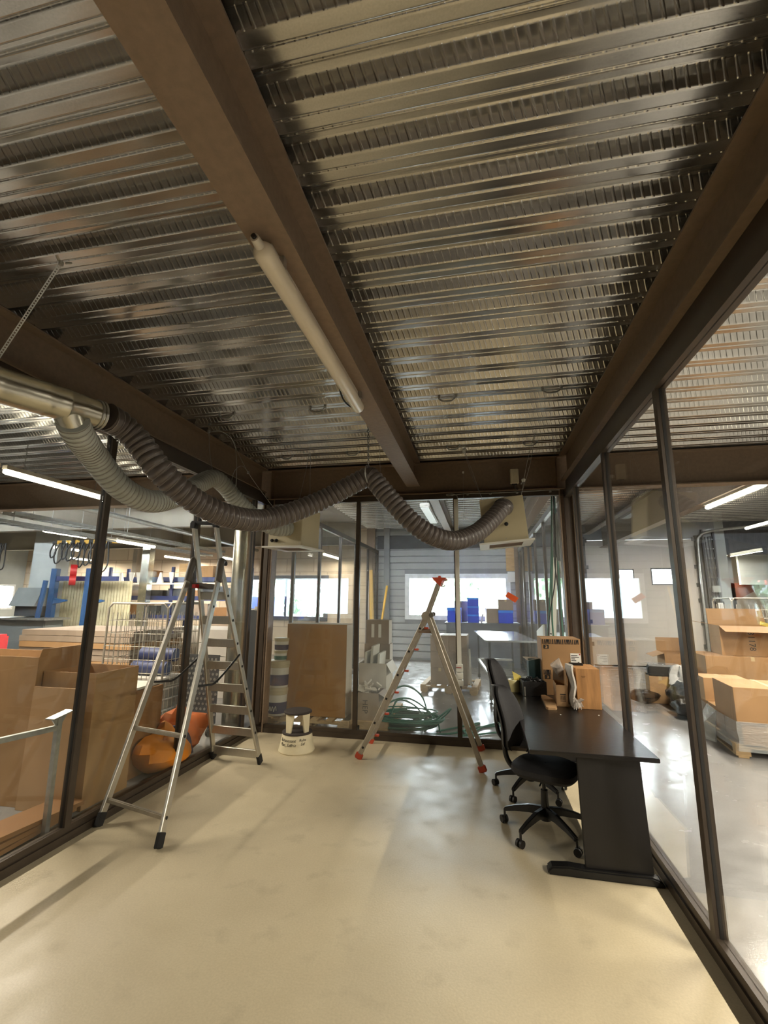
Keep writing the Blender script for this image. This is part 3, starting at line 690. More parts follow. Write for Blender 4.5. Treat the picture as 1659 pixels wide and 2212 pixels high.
# deck hangers: bent wire loops clipped to the ribs
HK = [(-2.404, 3.858), (-1.462, 3.875), (-0.227, 3.860), (0.660, 3.851), (-2.356, 5.219), (-1.487, 5.224), (-0.252, 5.218), (0.622, 5.229)]
HN = ['first of the front row, by the left beam', 'front row, just left of the main beam', 'front row, just right of the main beam', 'front row, nearest the right wall', 'back row, by the left beam', 'back row, just left of the main beam', 'back row, just right of the main beam', 'back row, nearest the right wall']
for (x, y), nm in zip(HK, HN):
    mb = MB().tube(smooth([(x-0.075, y, 3.499), (x-0.07, y, 3.47), (x-0.03, y+0.005, 3.452), (x+0.03, y+0.005, 3.452), (x+0.065, y, 3.475), (x+0.078, y, 3.499)], 6), 0.008, 6)
    mb.box((x-0.075, y, 3.488), (0.02, 0.025, 0.022)).box((x+0.076, y, 3.488), (0.02, 0.025, 0.022)).box((x, y+0.005, 3.454), (0.06, 0.02, 0.008))
    setp(obj('deck_hanger', mb, 'zinc', loc=(x, y, 3.5), sm=True), 'bent wire hanger on the deck, '+nm, 'hanger', 'wire hangers on the ceiling deck')

# ---- white trunking with sockets on the middle mullion
t = thing('cable_trunking', 'white trunking with switch boxes on the middle mullion of the back glazing', 'trunking', (-0.265, 5.865, 0.70))
obj('trunk_cover', MB().bb((-0.290, 5.845, 0.93), (-0.238, 5.877, 2.985)), 'white_paint', t, True, bevel=0.004)
for za, zb in ((0.845, 0.935), (0.765, 0.84), (0.685, 0.76)):
    bx = obj('socket_box', MB().bb((-0.305, 5.815, za), (-0.222, 5.877, zb)), 'white_paint', t, True, bevel=0.005)
    if za > 0.84: obj('red_strip', MB().bb((-0.303, 5.812, 0.895), (-0.240, 5.8152, 0.903)), 'red_plastic', bx, True)
    else: obj('rocker', MB().bb((-0.285, 5.809, za+0.02), (-0.242, 5.8152, zb-0.02)), 'white_paint', bx, True, bevel=0.002)
setp(obj('paper_note', MB().add([(0.305, 5.893, 1.752), (0.425, 5.893, 1.672), (0.468, 5.893, 1.730), (0.348, 5.893, 1.803), (0.305, 5.895, 1.752), (0.425, 5.895, 1.672), (0.468, 5.895, 1.730), (0.348, 5.895, 1.803)], [(0, 1, 2, 3), (7, 6, 5, 4), (0, 4, 5, 1), (1, 5, 6, 2), (2, 6, 7, 3), (3, 7, 4, 0)]), 'orange_note', loc=(0.38, 5.893, 1.73)), 'tilted orange note stuck to the back glass', 'note')

# ---- aluminium ladder by the left glass: front frame, tread frame that reaches on above the hinges
t = thing('stepladder', 'tall bare aluminium stepladder with black feet beside the left glass', 'ladder', (-2.56, 4.05, 0))
FL, FR = Vector((-2.862, 3.30, 0.0)), Vector((-2.212, 3.125, 0.0))
HL, HR = Vector((-2.768, 4.075, 2.045)), Vector((-2.457, 4.065, 2.03))
BL, BR = Vector((-2.862, 4.86, 0.0)), Vector((-2.298, 4.82, 0.0))
TL, TR = Vector((-2.722, 3.955, 2.41)), Vector((-2.478, 3.945, 2.40))
up1 = (1, 0, 0)
def rail(a, b, parent, m='aluminium', w_=0.062, h_=0.024, up=(1, 0, 0), name='rail'):
    d = (Vector(b)-Vector(a)).normalized()
    return obj(name, MB().bar(a, b, w_, h_, up), m, parent, True, bevel=0.004, bseg=1)
def foot(a, b, parent, m, L=0.10, w_=0.070, h_=0.034, up=(1, 0, 0)):
    a, b = Vector(a), Vector(b); d = (b-a).normalized()
    return obj('foot', MB().bar(a+d*0.005, a+d*L, w_, h_, up), m, parent, True, bevel=0.006, bseg=1)
for a, b in ((FL, HL), (FR, HR)):
    d = (b-a).normalized(); rail(a+d*0.04, b-d*0.02, t); foot(a, b, t, 'rubber')
    # curved hinge bracket
    k = obj('hinge', MB().tube(smooth([b-d*0.20, b-d*0.10+Vector((0, -0.01, 0.02)), b+Vector((0, -0.015, 0.02)), b+Vector((0, 0.035, 0.0))], 6), [0.034]*18+[0.03], 12), 'grey_plastic', t, True, True)
    obj('pivot_bolt', MB().cyl(b+Vector((0.018, 0.02, 0)), b+Vector((0.034, 0.02, 0)), 0.022, n=14), 'dark_plastic', k, True, True)
OFF = Vector((-0.028, 0.02, 0))
for a, h, b, s in ((BL, HL, TL, 1), (BR, HR, TR, -1)):
    o_ = Vector((0.028*s, 0.02, 0)); hh = h+o_
    d = (hh-a).normalized()
    rail(a+d*0.04, hh, t); rail(hh-(b-hh).normalized()*0.01, b, t); foot(a, hh, t, 'rubber')
def on(a, b, z): k = (z-a.z)/(b.z-a.z); return a.lerp(b, k)
for z in (0.10, 0.33, 0.56, 0.79, 1.02, 1.25, 1.48, 1.72):
    p, q = on(BL, HL+Vector((0.028, 0.02, 0)), z), on(BR, HR+Vector((-0.028, 0.02, 0)), z)
    obj('tread', MB().bar(p, q, 0.080, 0.024, (0, 1, 0)), 'aluminium', t, True, bevel=0.004, bseg=1)
for z in (0.165, 0.64):
    p, q = on(FL, HL, z), on(FR, HR, z); obj('cross_bar', MB().bar(p, q, 0.034, 0.026, (0, 1, 0)), 'aluminium_dull', t, True, bevel=0.006)
p, q = on(FL, HL, 1.82), on(FR, HR, 1.80)
tray = obj('tool_rest', MB().bar(p+Vector((0.02, 0.05, 0)), q+Vector((0, 0.05, 0)), 0.055, 0.014, (0, 1, 0)), 'grey_plastic', t, True)
obj('red_clip', MB().box((p+q)/2+Vector((-0.06, 0.0, 0.0)), (0.035, 0.06, 0.035)), 'red_plastic', tray, True)
cap = obj('top_handle', MB().box((TL+TR)/2+Vector((0, 0.01, 0.01)), (0.30, 0.05, 0.032), (0, rad(4), 0)).box(TL+Vector((0.0, 0, -0.015)), (0.06, 0.06, 0.06)).box(TR+Vector((-0.0, 0, -0.012)), (0.05, 0.06, 0.04)).box(TL+Vector((0.06, 0, 0.035)), (0.02, 0.03, 0.06)), 'black_plastic', t, True, bevel=0.006)
for k, z in enumerate((0.33, 0.56, 0.79, 1.02, 1.25, 1.48, 1.72)):   # rivet plugs on the outer face of the right rails
    c = on(BR, HR+Vector((-0.028, 0.02, 0)), z)
    if k < 8: obj('plug', MB().cyl(c+Vector((0.011, 0, 0)), c+Vector((0.0155, 0, 0)), 0.013, n=10), 'black_plastic', t, True)
for z in (0.165, 0.64, 1.62):
    c = on(FR, HR, z); obj('plug', MB().cyl(c+Vector((0.011, 0, 0)), c+Vector((0.0155, 0, 0)), 0.012, n=10), 'black_plastic', t, True)
for a, b, c, e in ((FL, HL, BL, HL), (FR, HR, BR, HR)):
    p, q = on(a, b, 0.98), on(c, e, 1.14); m_ = (p+q)/2+Vector((0, -0.02, -0.10))
    obj('strap', MB().tube(smooth([p, p.lerp(m_, 0.55)+Vector((0, 0, -0.015)), m_, q], 8), 0.010, 6), 'cable_black', t, True, True)

# ---- aluminium ladder with orange feet before the back glass
t = thing('stepladder', 'aluminium combination ladder with orange feet and top clip by the back glass', 'ladder', (-0.65, 5.42, 0))
nL, fL_ = Vector((-1.346, 5.185, 0)), Vector((-1.352, 5.755, 0)); nR, fR_ = Vector((-0.011, 5.085, 0)), Vector((-0.021, 5.765, 0))
nH, fH = Vector((-0.600, 5.30, 1.52)), Vector((-0.615, 5.66, 1.52)); nT, fT = Vector((-0.456, 5.33, 1.90)), Vector((-0.470, 5.63, 1.90))
upy = (0, 1, 0)
def rail2(a, b, name='rail', m='aluminium_dull', w_=0.050): return obj(name, MB().bar(a, b, 0.024, w_, (1, 0, 0.001)) if False else MB().bar(a, b, w_, 0.024, upy), m, t, True, bevel=0.004, bseg=1)
for a, h, b in ((nL, nH, nT), (fL_, fH, fT)):
    d = (h-a).normalized(); rail2(a+d*0.05, h); rail2(h, b, 'extension_rail', 'aluminium_dull', 0.046)
    obj('foot', MB().bar(a+d*0.004, a+d*0.07, 0.082, 0.036, upy), 'orange_plastic', t, True, bevel=0.008)
for a, h in ((nR, nH), (fR_, fH)):
    h2 = h+Vector((0.03, -0.03 if h is nH else 0.03, -0.03)); d = (h2-a).normalized(); rail2(a+d*0.05, h2)
    obj('foot', MB().bar(a+d*0.004, a+d*0.07, 0.082, 0.036, upy), 'orange_plastic', t, True, bevel=0.008)
for h, s in ((nH, -1), (fH, 1)):
    k = obj('hinge', MB().cyl(h+Vector((0, 0.014*s, 0)), h+Vector((0, 0.034*s, 0)), 0.052, n=20), 'aluminium_dull', t, True, True)
    obj('hinge_knob', MB().cyl(h+Vector((0.06, 0.0, 0.01)), h+Vector((0.06, 0.04*s, 0.01)), 0.026, n=16), 'grey_plastic', k, True, True)
for i in range(6):
    z = 0.12+i*0.252; p, q = on(nL, nH, z), on(fL_, fH, z)
    obj('rung', MB().bar(p, q, 0.032, 0.028, (1, 0, 0.4)), 'aluminium_dull', t, True, bevel=0.004)
    obj('plug', MB().box(p+Vector((0, -0.0135, 0)), (0.022, 0.004, 0.022), (0, rad(27), 0)), 'black_plastic', t, True)
    obj('rung_pad', MB().box(q+Vector((0.045, -0.03, -0.015)), (0.05, 0.05, 0.022)), 'orange_plastic', t, True, bevel=0.004)
for i in range(5):
    z = 0.30+i*0.252; p, q = on(nR, nH, z), on(fR_, fH, z)
    if z < 1.3 and i in (4,): obj('rung', MB().bar(p, q, 0.030, 0.026, (1, 0, -0.4)), 'aluminium_dull', t, True, bevel=0.004)
    if i in (0, 4): obj('plug', MB().box(p+Vector((0, -0.0135, 0)), (0.02, 0.004, 0.02), (0, rad(-22), 0)), 'black_plastic', t, True)
obj('stay_bar', MB().bar(on(nL, nH, 1.345), on(nR, nH, 1.345), 0.03, 0.022), 'filter_brown', t, True)
obj('stay_bar', MB().bar(on(fL_, fH, 1.345), on(fR_, fH, 1.345), 0.03, 0.022), 'filter_brown', t, True)
ct = (nT+fT)/2
hd = obj('top_clip', MB().prism([(-0.07, 0.055), (0.09, 0.05), (0.09, 0.035), (0.05, 0.02), (0.02, -0.05), (-0.05, 0.02)], ct.y-0.165, ct.y+0.165, 'y', Matrix.Translation((ct.x, 0, ct.z))).box((ct.x+0.01, ct.y-0.05, ct.z+0.062), (0.03, 0.05, 0.03)), 'orange_plastic', t, True, bevel=0.004)
obj('hook', MB().tube(smooth([(ct.x+0.045, ct.y-0.15, ct.z-0.01), (ct.x+0.045, ct.y-0.15, ct.z-0.04), (ct.x+0.062, ct.y-0.15, ct.z-0.052), (ct.x+0.078, ct.y-0.15, ct.z-0.035)], 6), 0.006, 6), 'zinc', hd, True)

# ---- round step stool with handwriting
SX, SY = -2.10, 5.315
t = thing('step_stool', 'round cream step stool with dark treads and handwriting before the brown board', 'stool', (SX, SY, 0))
obj('base_skirt', MB().lathe([(0.200, 0.0), (0.206, 0.012), (0.200, 0.035), (0.186, 0.09), (0.172, 0.175), (0.165, 0.19)], n=40), 'stool_cream', t, sm=True)
obj('lower_tread', MB().lathe([(0.160, 0.188), (0.172, 0.192), (0.172, 0.206), (0.162, 0.212), (0.06, 0.213)], n=40), 'stool_tread', t, sm=True)
for k in range(4):
    a = rad(-112+90*k); c, s = math.cos(a), math.sin(a); mb = MB(); px, py = -s, c
    def L(r, wd, z): return [(c*r+px*wd, s*r+py*wd, z), (c*r-px*wd, s*r-py*wd, z)]
    vs_ = L(0.148, 0.032, 0.21)+L(0.128, 0.032, 0.21)+L(0.132, 0.060, 0.405)+L(0.112, 0.060, 0.405)
    obj('support', mb.add(vs_, [(0, 1, 3, 2), (4, 6, 7, 5), (0, 4, 5, 1), (1, 5, 7, 3), (3, 7, 6, 2), (2, 6, 4, 0)]), 'stool_cream', t)
obj('top_tread', MB().lathe([(0.05, 0.402), (0.148, 0.404), (0.159, 0.409), (0.160, 0.422), (0.150, 0.432), (0.05, 0.436)], n=40), 'stool_tread', t, sm=True)
def bend_to(r0_, r1_, z0, z1, a0):
    def g(v):
        z = (z0+z1)/2+v.y; k = (z-z0)/(z1-z0); r = r0_+(r1_-r0_)*k+0.0012+max(0, v.z)
        an = rad(a0)+v.x/r; return (r*math.cos(an), r*math.sin(an), z)
    return g
sk = [o for o in t.children if o.name.startswith('base_skirt')][0]
for s_, a0, dz_, sz in (('Rehaussant', -105, 0.032, 0.045), ('Plan_Saffrie', -103, -0.012, 0.045), ('Reha', -48, 0.036, 0.04), ('Saf', -48, -0.002, 0.04)):
    g = bend_to(0.196, 0.171, 0.045, 0.178, a0)
    obj('handwriting', text_mb(s_, sz, Matrix.Identity(4), lambda v, g=g, d=dz_: g(Vector((v.x, v.y+d, v.z))), 0.0004, 0.25), 'ink', sk)

# ---- black desk along the right glass
t = thing('desk', 'long black woodgrain desk along the right glass', 'desk', (0.68, 4.55, 0))
obj('desk_top', MB().bb((0.292, 3.375, 0.708), (1.075, 5.66, 0.735)), 'desk_black', t, True, bevel=0.003)
for y, s in ((3.45, 1), (5.50, -1)):
    p = obj('leg_panel', MB().prism([(0.605, 0.05), (1.0, 0.05), (0.975, 0.708), (0.592, 0.708)], y-0.014, y+0.014, 'y'), 'desk_panel', t, True, bevel=0.003)
    prof = [(0.375, 0.0), (0.372, 0.025), (0.40, 0.048), (0.50, 0.056), (0.60, 0.05), (0.98, 0.05), (1.03, 0.035), (1.055, 0.0)]
    obj('foot', MB().prism(prof, y-0.045, y+0.035, 'y'), 'black_plastic', t, True, bevel=0.008)
obj('modesty_panel', MB().bb((0.955, 3.47, 0.30), (0.972, 5.48, 0.705)), 'desk_panel', t, True)

# ---- two office chairs
def office_chair(loc, rz, spin, label, ba=0.0):
    t = thing('office_chair', label, 'chair', loc, rz, 'black office chairs at the desk')
    # base: five arms with twin-wheel casters
    obj('hub', MB().cyl((0, 0, 0.095), (0, 0, 0.19), 0.038, 0.030, 20), 'black_plastic', t, sm=True)
    for k in range(5):
        a = rad(spin+72*k)-rz; c, s = math.cos(a), math.sin(a); mb = MB()
        pts = [(0.02, 0.155, 0.026, 0.030), (0.12, 0.150, 0.024, 0.026), (0.23, 0.125, 0.020, 0.020), (0.315, 0.098, 0.019, 0.014)]
        vs_ = []
        for r, z, hw, hh in pts:
            for sy, sz in ((-1, -1), (1, -1), (0.72, 1), (-0.72, 1)): vs_.append((c*r-s*hw*sy, s*r+c*hw*sy, z+hh*sz))
        fs = [(3, 2, 1, 0), (12, 13, 14, 15)]
        for i in range(3):
            for j in range(4): fs.append((i*4+j, i*4+(j+1) % 4, i*4+4+(j+1) % 4, i*4+4+j))
        arm = obj('leg', mb.add(vs_, fs), 'black_plastic', t, bevel=0.005)
        cs = MB().cyl((c*0.315, s*0.315, 0.05), (c*0.315, s*0.315, 0.098), 0.009, n=8)
        b = a+rad(50+37*k); cb_, sb = math.cos(b), math.sin(b); cx_, cy_ = c*0.322-sb*0.0, s*0.322
        for q in (-1, 1):
            u_ = Vector((cb_, sb, 0)); p0 = Vector((cx_, cy_, 0.027)); cs.cyl(p0+u_*q*0.007, p0+u_*q*0.024, 0.0265, n=18)
        obj('caster', cs, 'dark_plastic', arm, sm=True)
    obj('column', MB().tube([(0, 0, 0.15), (0, 0, 0.30), (0, 0, 0.301), (0, 0, 0.40)], [0.030, 0.026, 0.014, 0.014], 18), 'black_plastic', t, sm=True)
    obj('mechanism', MB().box((-0.02, 0, 0.405), (0.26, 0.16, 0.045)).bar((0.02, -0.08, 0.40), (0.03, -0.20, 0.385), 0.012, 0.012), 'black_plastic', t, bevel=0.006)
    # seat: rounded, waterfall front (+x)
    vs_, fs = [], []; N, R = 20, 7
    prof = [(0.0, 0.412, 0.80), (0.6, 0.410, 0.93), (0.90, 0.418, 1.0), (1.0, 0.445, 1.0), (0.98, 0.478, 0.975), (0.8, 0.496, 0.9), (0.0, 0.490, 0.4)]
    mb = MB(); rings = []
    for kx, z, _ in prof:
        ring = []
        for i in range(32):
            a = 2*PI*i/32; ex = 0.62; x = math.copysign(abs(math.cos(a))**ex, math.cos(a))*0.235*max(kx, 0.02); y = math.copysign(abs(math.sin(a))**ex, math.sin(a))*0.235*max(kx, 0.02)
            ring.append((x+0.02, y, z-(0.02*(max(0, x)/0.235)**3)))
        rings.append(ring)
    vs_ = [p for r in rings for p in r]
    for i in range(len(rings)-1):
        for k in range(32): fs.append((i*32+k, i*32+(k+1) % 32, (i+1)*32+(k+1) % 32, (i+1)*32+k))
    obj('seat', mb.add(vs_, fs), 'chair_fabric', t, sm=True)
    # backrest: curved padded shell, tapering to the top
    def back(off, thick, grow, m, name):
        vs_, fs = [], []; NU, NV = 13, 17
        def pt(u, v, side):
            hw = (0.215-0.045*v)*grow*(1-abs(2*v-0.9)**3.2*0.32)
            hw *= (1-abs(2*v-1)**9*0.5)
            y = (2*u-1)*hw; lean = -0.245-0.07*v-0.03*math.sin(v*PI)*0-0.055*(v-0.35)**2*2
            lean += 0.05*(2*u-1)**2 + 0.02*math.sin(v*PI*1.1)
            edge = (1-(2*u-1)**6)*(1-(2*v-1)**8)
            return (lean+off+side*thick*max(0.12, edge), y, 0.55+ba*v+0.52*v)
        for side in (-1, 1):
            for i in range(NU):
                for j in range(NV): vs_.append(pt(i/(NU-1), j/(NV-1), side))
        n = NU*NV
        for i in range(NU-1):
            for j in range(NV-1):
                a_ = i*NV+j; fs.append((a_, a_+1, a_+NV+1, a_+NV)); fs.append((n+a_, n+a_+NV, n+a_+NV+1, n+a_+1))
        rim = [i*NV for i in range(NU)]+[(NU-1)*NV+j for j in range(1, NV)]+[i*NV+NV-1 for i in range(NU-2, -1, -1)]+[j for j in range(NV-2, 0, -1)]
        for a_, b_ in zip(rim, rim[1:]+rim[:1]): fs.append((a_, b_, n+b_, n+a_))
        return obj(name, MB().add(vs_, fs), m, t, sm=True)
    back(0.0, 0.034, 1.0, 'chair_fabric', 'backrest'); back(-0.030, 0.012, 1.02, 'chair_shell', 'back_shell')
    obj('back_bracket', MB().tube(smooth([(-0.30, 0, 0.72), (-0.305, 0, 0.60), (-0.28, 0, 0.46), (-0.20, 0, 0.395), (-0.06, 0, 0.395)], 8), [0.020]*33, 10), 'black_plastic', t, sm=True)
    return t
office_chair((0.435, 3.945, 0), rad(-24), 158, 'nearest of the two black office chairs, partly under the desk', -0.06)
office_chair((0.405, 4.715, 0), rad(-20), 165, 'second black office chair, behind the nearer one at the desk', 0.06)

# ---- things on the desk
DZ = 0.735
t = thing('carton', 'tall brown carton with a zebra-striped band at the far desk end', 'box', (0.825, 5.47, DZ))
obj('carton_body', MB().bb((0.630, 5.28, DZ), (1.022, 5.66, 1.305)), 'card', t, True, bevel=0.002)
for zc, x0, x1, n in ((1.273, 0.640, 1.015, 26), (0.962, 0.640, 0.72, 7)):
    mb = MB(); random.seed(3)
    for i in range(n):
        x = x0+(x1-x0)*i/n; w_ = 0.0085+0.003*random.random(); k = 0.012*math.sin(i*0.9); h_ = 0.024
        mb.prism([(x, zc-h_), (x+w_*0.55, zc-h_), (x+w_+k, zc+h_), (x+k, zc+h_)], 5.2775, 5.2802, 'y')
    obj('stripe_print', mb, 'ink', t, True)
for x0, z0 in ((0.652, 1.20), (0.652, 0.895)):
    e = obj('logo_patch', MB().bb((x0, 5.2775, z0), (x0+0.052, 5.2802, z0+0.040)), 'ink', t, True)
    obj('logo_mark', MB().prism([(x0+0.012, z0+0.006), (x0+0.034, z0+0.006), (x0+0.040, z0+0.020), (x0+0.030, z0+0.034), (x0+0.014, z0+0.030), (x0+0.026, z0+0.020)], 5.2768, 5.2776, 'y'), 'card', e, True)
lb = obj('paper_label', MB().bb((0.915, 5.2770, 1.055), (1.018, 5.2802, 1.160)), 'paper', t, True)
mb = MB()
for i, (x0, x1) in enumerate(((0.922, 0.985), (0.922, 1.0), (0.922, 0.96), (0.922, 0.97), (0.985, 1.0))): mb.bb((x0, 5.2762, 1.135-0.017*i), (x1, 5.2771, 1.142-0.017*i))
obj('label_print', mb, 'ink', lb, True); obj('red_dot', MB().bb((1.0, 5.2762, 1.143), (1.014, 5.2771, 1.156)), 'red_plastic', lb, True)

t = thing('carton', 'plain warm brown box with a knot-like mark, nearest on the desk', 'box', (0.945, 4.80, DZ))
obj('carton_body', MB().bb((0.852, 4.69, DZ), (1.055, 5.03, 1.085)), 'wood_oak', t, True, bevel=0.002)
obj('dark_mark', MB().add([(0.912+0.018*math.cos(a)*(1+0.3*math.sin(3*a)), 4.6885, 1.015+0.014*math.sin(a)*(1+0.4*math.cos(2*a))) for a in [2*PI*i/12 for i in range(12)]]+[(0.912, 4.690, 1.015)], [tuple(range(12))]+[(i, (i+1) % 12, 12) for i in range(12)]), 'card_dark', t, True)
setp(obj('pen_case', MB().rbox((0.90, 4.93, 1.097), (0.13, 0.035, 0.022), 0.01, (0, 0, rad(-8))), 'black_plastic', loc=(0.90, 4.93, 1.086)), 'small black object lying on the plain brown box', 'tool')
# bubble wrap roll leaning at the box
vs_, fs = [], []; random.seed(11)
mb = MB()
pl = [(0.805, 4.86), (0.83, 4.80), (0.84, 4.74), (0.838, 4.68), (0.83, 4.655), (0.815, 4.64), (0.805, 4.66), (0.80, 4.74), (0.79, 4.82)]
for lvl in range(9):
    z = DZ+0.01+lvl*0.046
    for x, y in pl: vs_.append((x-0.012*math.sin(lvl*1.1)+random.uniform(-.004, .004), y+random.uniform(-.006, .006), z))
n = len(pl)
for l_ in range(8):
    for k in range(n): fs.append((l_*n+k, l_*n+(k+1) % n, (l_+1)*n+(k+1) % n, (l_+1)*n+k))
fs += [tuple(range(n-1, -1, -1)), tuple(8*n+k for k in range(n))]
t = thing('bubble_wrap', 'folded bubble wrap standing against the plain brown box', 'wrapping', (0.82, 4.74, DZ))
obj('wrap_sheet', mb.add(vs_, fs), 'bubble', t, True, True)
mb = MB(); random.seed(5)
for i in range(16):
    a = 2*PI*i/16; r = 0.026+0.02*random.random(); p = Vector((0.835, 4.625, DZ+0.065)); q = p+Vector((math.cos(a)*r*1.3, math.sin(a)*r-0.01, -0.055+0.10*random.random()*(1 if i % 3 == 0 else 0.2)))
    q.z = max(q.z, DZ+0.004); mb.tube([p, p.lerp(q, 0.6)+Vector((0, 0, 0.012)), q], [0.020, 0.013, 0.003], 6)
obj('wrap_tail', mb, 'bag_clear', t, True, True)
# small open carton
t = thing('carton', 'small open brown carton with a raised white-lined flap on the desk', 'box', (0.735, 4.86, DZ), rad(-3))
x0, x1, y0, y1, h_, th = -0.055, 0.050, -0.12, 0.12, 0.20, 0.004
obj('carton_body', MB().bb((x0, y0, 0), (x1, y1, th)).bb((x0, y0, 0), (x1, y0+th, h_-0.01)).bb((x0, y1-th, 0), (x1, y1, h_)).bb((x0, y0, 0), (x0+th, y1, h_)).bb((x1-th, y0, 0), (x1, y1, h_)), 'card_light', t)
obj('flap', MB().quad((x0, y1-0.002, h_), (x1, y1-0.002, h_), (x1-0.005, y1+0.02, h_+0.13), (x0+0.01, y1+0.02, h_+0.13)), 'card_grey', t)
obj('flap', MB().prism([(y0+0.02, h_), (y1, h_), (y1, h_+0.09), (y0+0.06, h_+0.14)], x1-0.004, x1, 'x'), 'card_light', t)
mb = MB()
for i in range(7): mb.bb((-0.018+i*0.007, y0-0.001, 0.06), (-0.015+i*0.007, y0+0.0, 0.10))
mb.bb((-0.02, y0-0.001, 0.105), (0.03, y0, 0.112)).bb((-0.02, y0-0.001, 0.048), (0.03, y0, 0.053))
obj('printed_label', mb, 'ink', t)
t = thing('plastic_bag', 'clear plastic bag with small parts stuck in the open carton', 'bag', (0.725, 4.97, 0.99))
obj('bag_sheet', MB().add([(0.665, 4.955, 1.07), (0.735, 4.95, 0.965), (0.80, 4.965, 1.02), (0.755, 4.98, 1.145), (0.67, 4.985, 1.085), (0.735, 4.985, 0.965), (0.80, 4.99, 1.02), (0.755, 4.99, 1.145), (0.72, 4.925, 1.05), (0.76, 4.93, 1.06)], [(0, 1, 8), (1, 9, 8), (1, 2, 9), (2, 3, 9), (3, 8, 9), (3, 0, 8), (4, 7, 6, 5), (0, 4, 5, 1), (1, 5, 6, 2), (2, 6, 7, 3), (3, 7, 4, 0)]), 'bag_clear', t, True)
mb = MB(); random.seed(4)
for i in range(7): mb.box((0.735+random.uniform(-.02, .03), 4.965, 1.03+random.uniform(-.03, .05)), (0.028, 0.014, 0.022), (random.random(), random.random(), random.random()))
obj('parts', mb, 'red_plastic' if False else 'hose_wire', t, True)
setp(obj('wooden_strip', MB().prism([(0.590, 5.30), (0.560, 4.60), (0.575, 4.57), (0.640, 4.575), (0.655, 4.60), (0.672, 4.75), (0.676, 4.99)], DZ, DZ+0.022, 'z'), 'card_light', bevel=0.003, loc=(0.62, 4.9, DZ)), 'flat thin brown strip lying at the edge of the desk', 'board')
# teal box, tray of cables, tape roll
t = thing('gift_box', 'upright dark teal box with open lid flap behind the cable tray', 'box', (0.545, 5.44, DZ), rad(4))
obj('box_body', MB().bb((-0.05, -0.06, 0), (0.072, 0.06, 0.345)), 'teal_dark', t, bevel=0.002)
obj('lid_flap', MB().quad((-0.06, -0.06, 0.325), (0.065, -0.06, 0.348), (0.045, 0.05, 0.352), (-0.095, 0.04, 0.352), 0.004), 'card_pale', t)
t = thing('storage_tray', 'black plastic tray full of cables on the desk', 'tray', (0.515, 5.26, DZ), rad(6))
mb = MB().bb((-0.105, -0.11, 0), (0.115, 0.11, 0.006))
for a, b in (((-0.112, -0.115), (0.12, -0.109)), ((-0.112, 0.109), (0.12, 0.115)), ((-0.112, -0.115), (-0.106, 0.115)), ((0.114, -0.115), (0.12, 0.115))): mb.bb((a[0], a[1], 0), (b[0], b[1], 0.145))
obj('tray_body', mb, 'black_plastic', t, bevel=0.002)
obj('handle_slot', MB().rbox((-0.10, -0.117, 0.05), (0.014, 0.006, 0.09), 0.002), 'aluminium', t)
obj('embossing', text_mb('Cavalier', 0.035, Matrix.Translation((0.02, -0.1155, 0.09)) @ FRONT, None, 0.0008, 0.2), 'dark_plastic', t)
random.seed(9); mb = MB()
for i in range(9):
    c = Vector((random.uniform(-.06, .06), random.uniform(-.06, .06), 0.12+0.05*random.random())); r = 0.035+0.02*random.random(); tl = Euler((random.uniform(-.6, .6), random.uniform(-.6, .6), 0)).to_matrix()
    mb.tube([c+tl @ Vector((r*math.cos(q), r*math.sin(q), 0.01*math.sin(2*q))) for q in [2*PI*k/14 for k in range(14)]], 0.005, 6, closed=True)
setp(obj('cable_bundle', mb, 'cable_black', sm=True, loc=(0, 0, 0.02)), 'tangle of black cables in the black tray', 'cable').location = (0.515, 5.26, DZ+0.02)
t = thing('tape_roll', 'fat roll of pale yellow tape at the window end of the desk', 'tape', (0.340, 5.40, DZ))
obj('tape_body', MB().lathe([(0.036, 0.0), (0.070, 0.0), (0.071, 0.006), (0.071, 0.118), (0.069, 0.122), (0.036, 0.122), (0.036, 0.0)], n=32), 'tape_yellow', t, sm=True)
obj('loose_end', MB().quad((0.0, -0.02, 0.12), (0.075, -0.005, 0.12), (0.075, 0.0, 0.16), (-0.015, 0.0, 0.205), 0.002).quad((0.075, -0.005, 0.12), (0.072, 0.03, 0.121), (0.066, 0.03, 0.15), (0.075, 0.0, 0.16), 0.002), 'yellow', t)
for i, (x, y) in enumerate(((0.655, 4.42), (0.975, 4.47))):
    setp(obj('paper_scrap', MB().rbox((x, y, DZ+0.001), (0.012, 0.01, 0.002), 0.002), 'paper', loc=(x, y, DZ)), ('tiny white scrap on the middle of the desk top', 'tiny white scrap before the plain brown box')[i], 'paper')

# ------------------------------------------------------------------ lamps of the hall (lit)
def tube_lamp(x, y0, y1, z, label, power, group='lit batten lamps in the hall', warm=WARM):
    t = thing('tube_light', label, 'lamp', (x, (y0+y1)/2, z+0.06), group=group)
    obj('housing', MB().bb((x-0.035, y0, z+0.028), (x+0.035, y1, z+0.075)), 'lamp_house', t, True)
    obj('diffuser', MB().tube([(x, y0, z), (x, y0+0.03, z), (x, y1-0.03, z), (x, y1, z)], [0.022, 0.032, 0.032, 0.022], 12), 'lamp_glow', t, True, True)
    mb = MB()
    for k in (0.15, 0.85): mb.cyl((x, y0+(y1-y0)*k, z+0.07), (x, y0+(y1-y0)*k, 3.499 if y1 < 6 else 3.865), 0.004, n=6)
    obj('hanger_rod', mb, 'zinc', t, True)
    if power: area('tube_lamp_light', (x, (y0+y1)/2, z-0.045), 0.06, y1-y0, power, warm)
    return t
LP = 120
tube_lamp(-5.28, 4.05, 5.55, 3.10, 'bright batten lamp outside the left glass, its end near the post', LP)
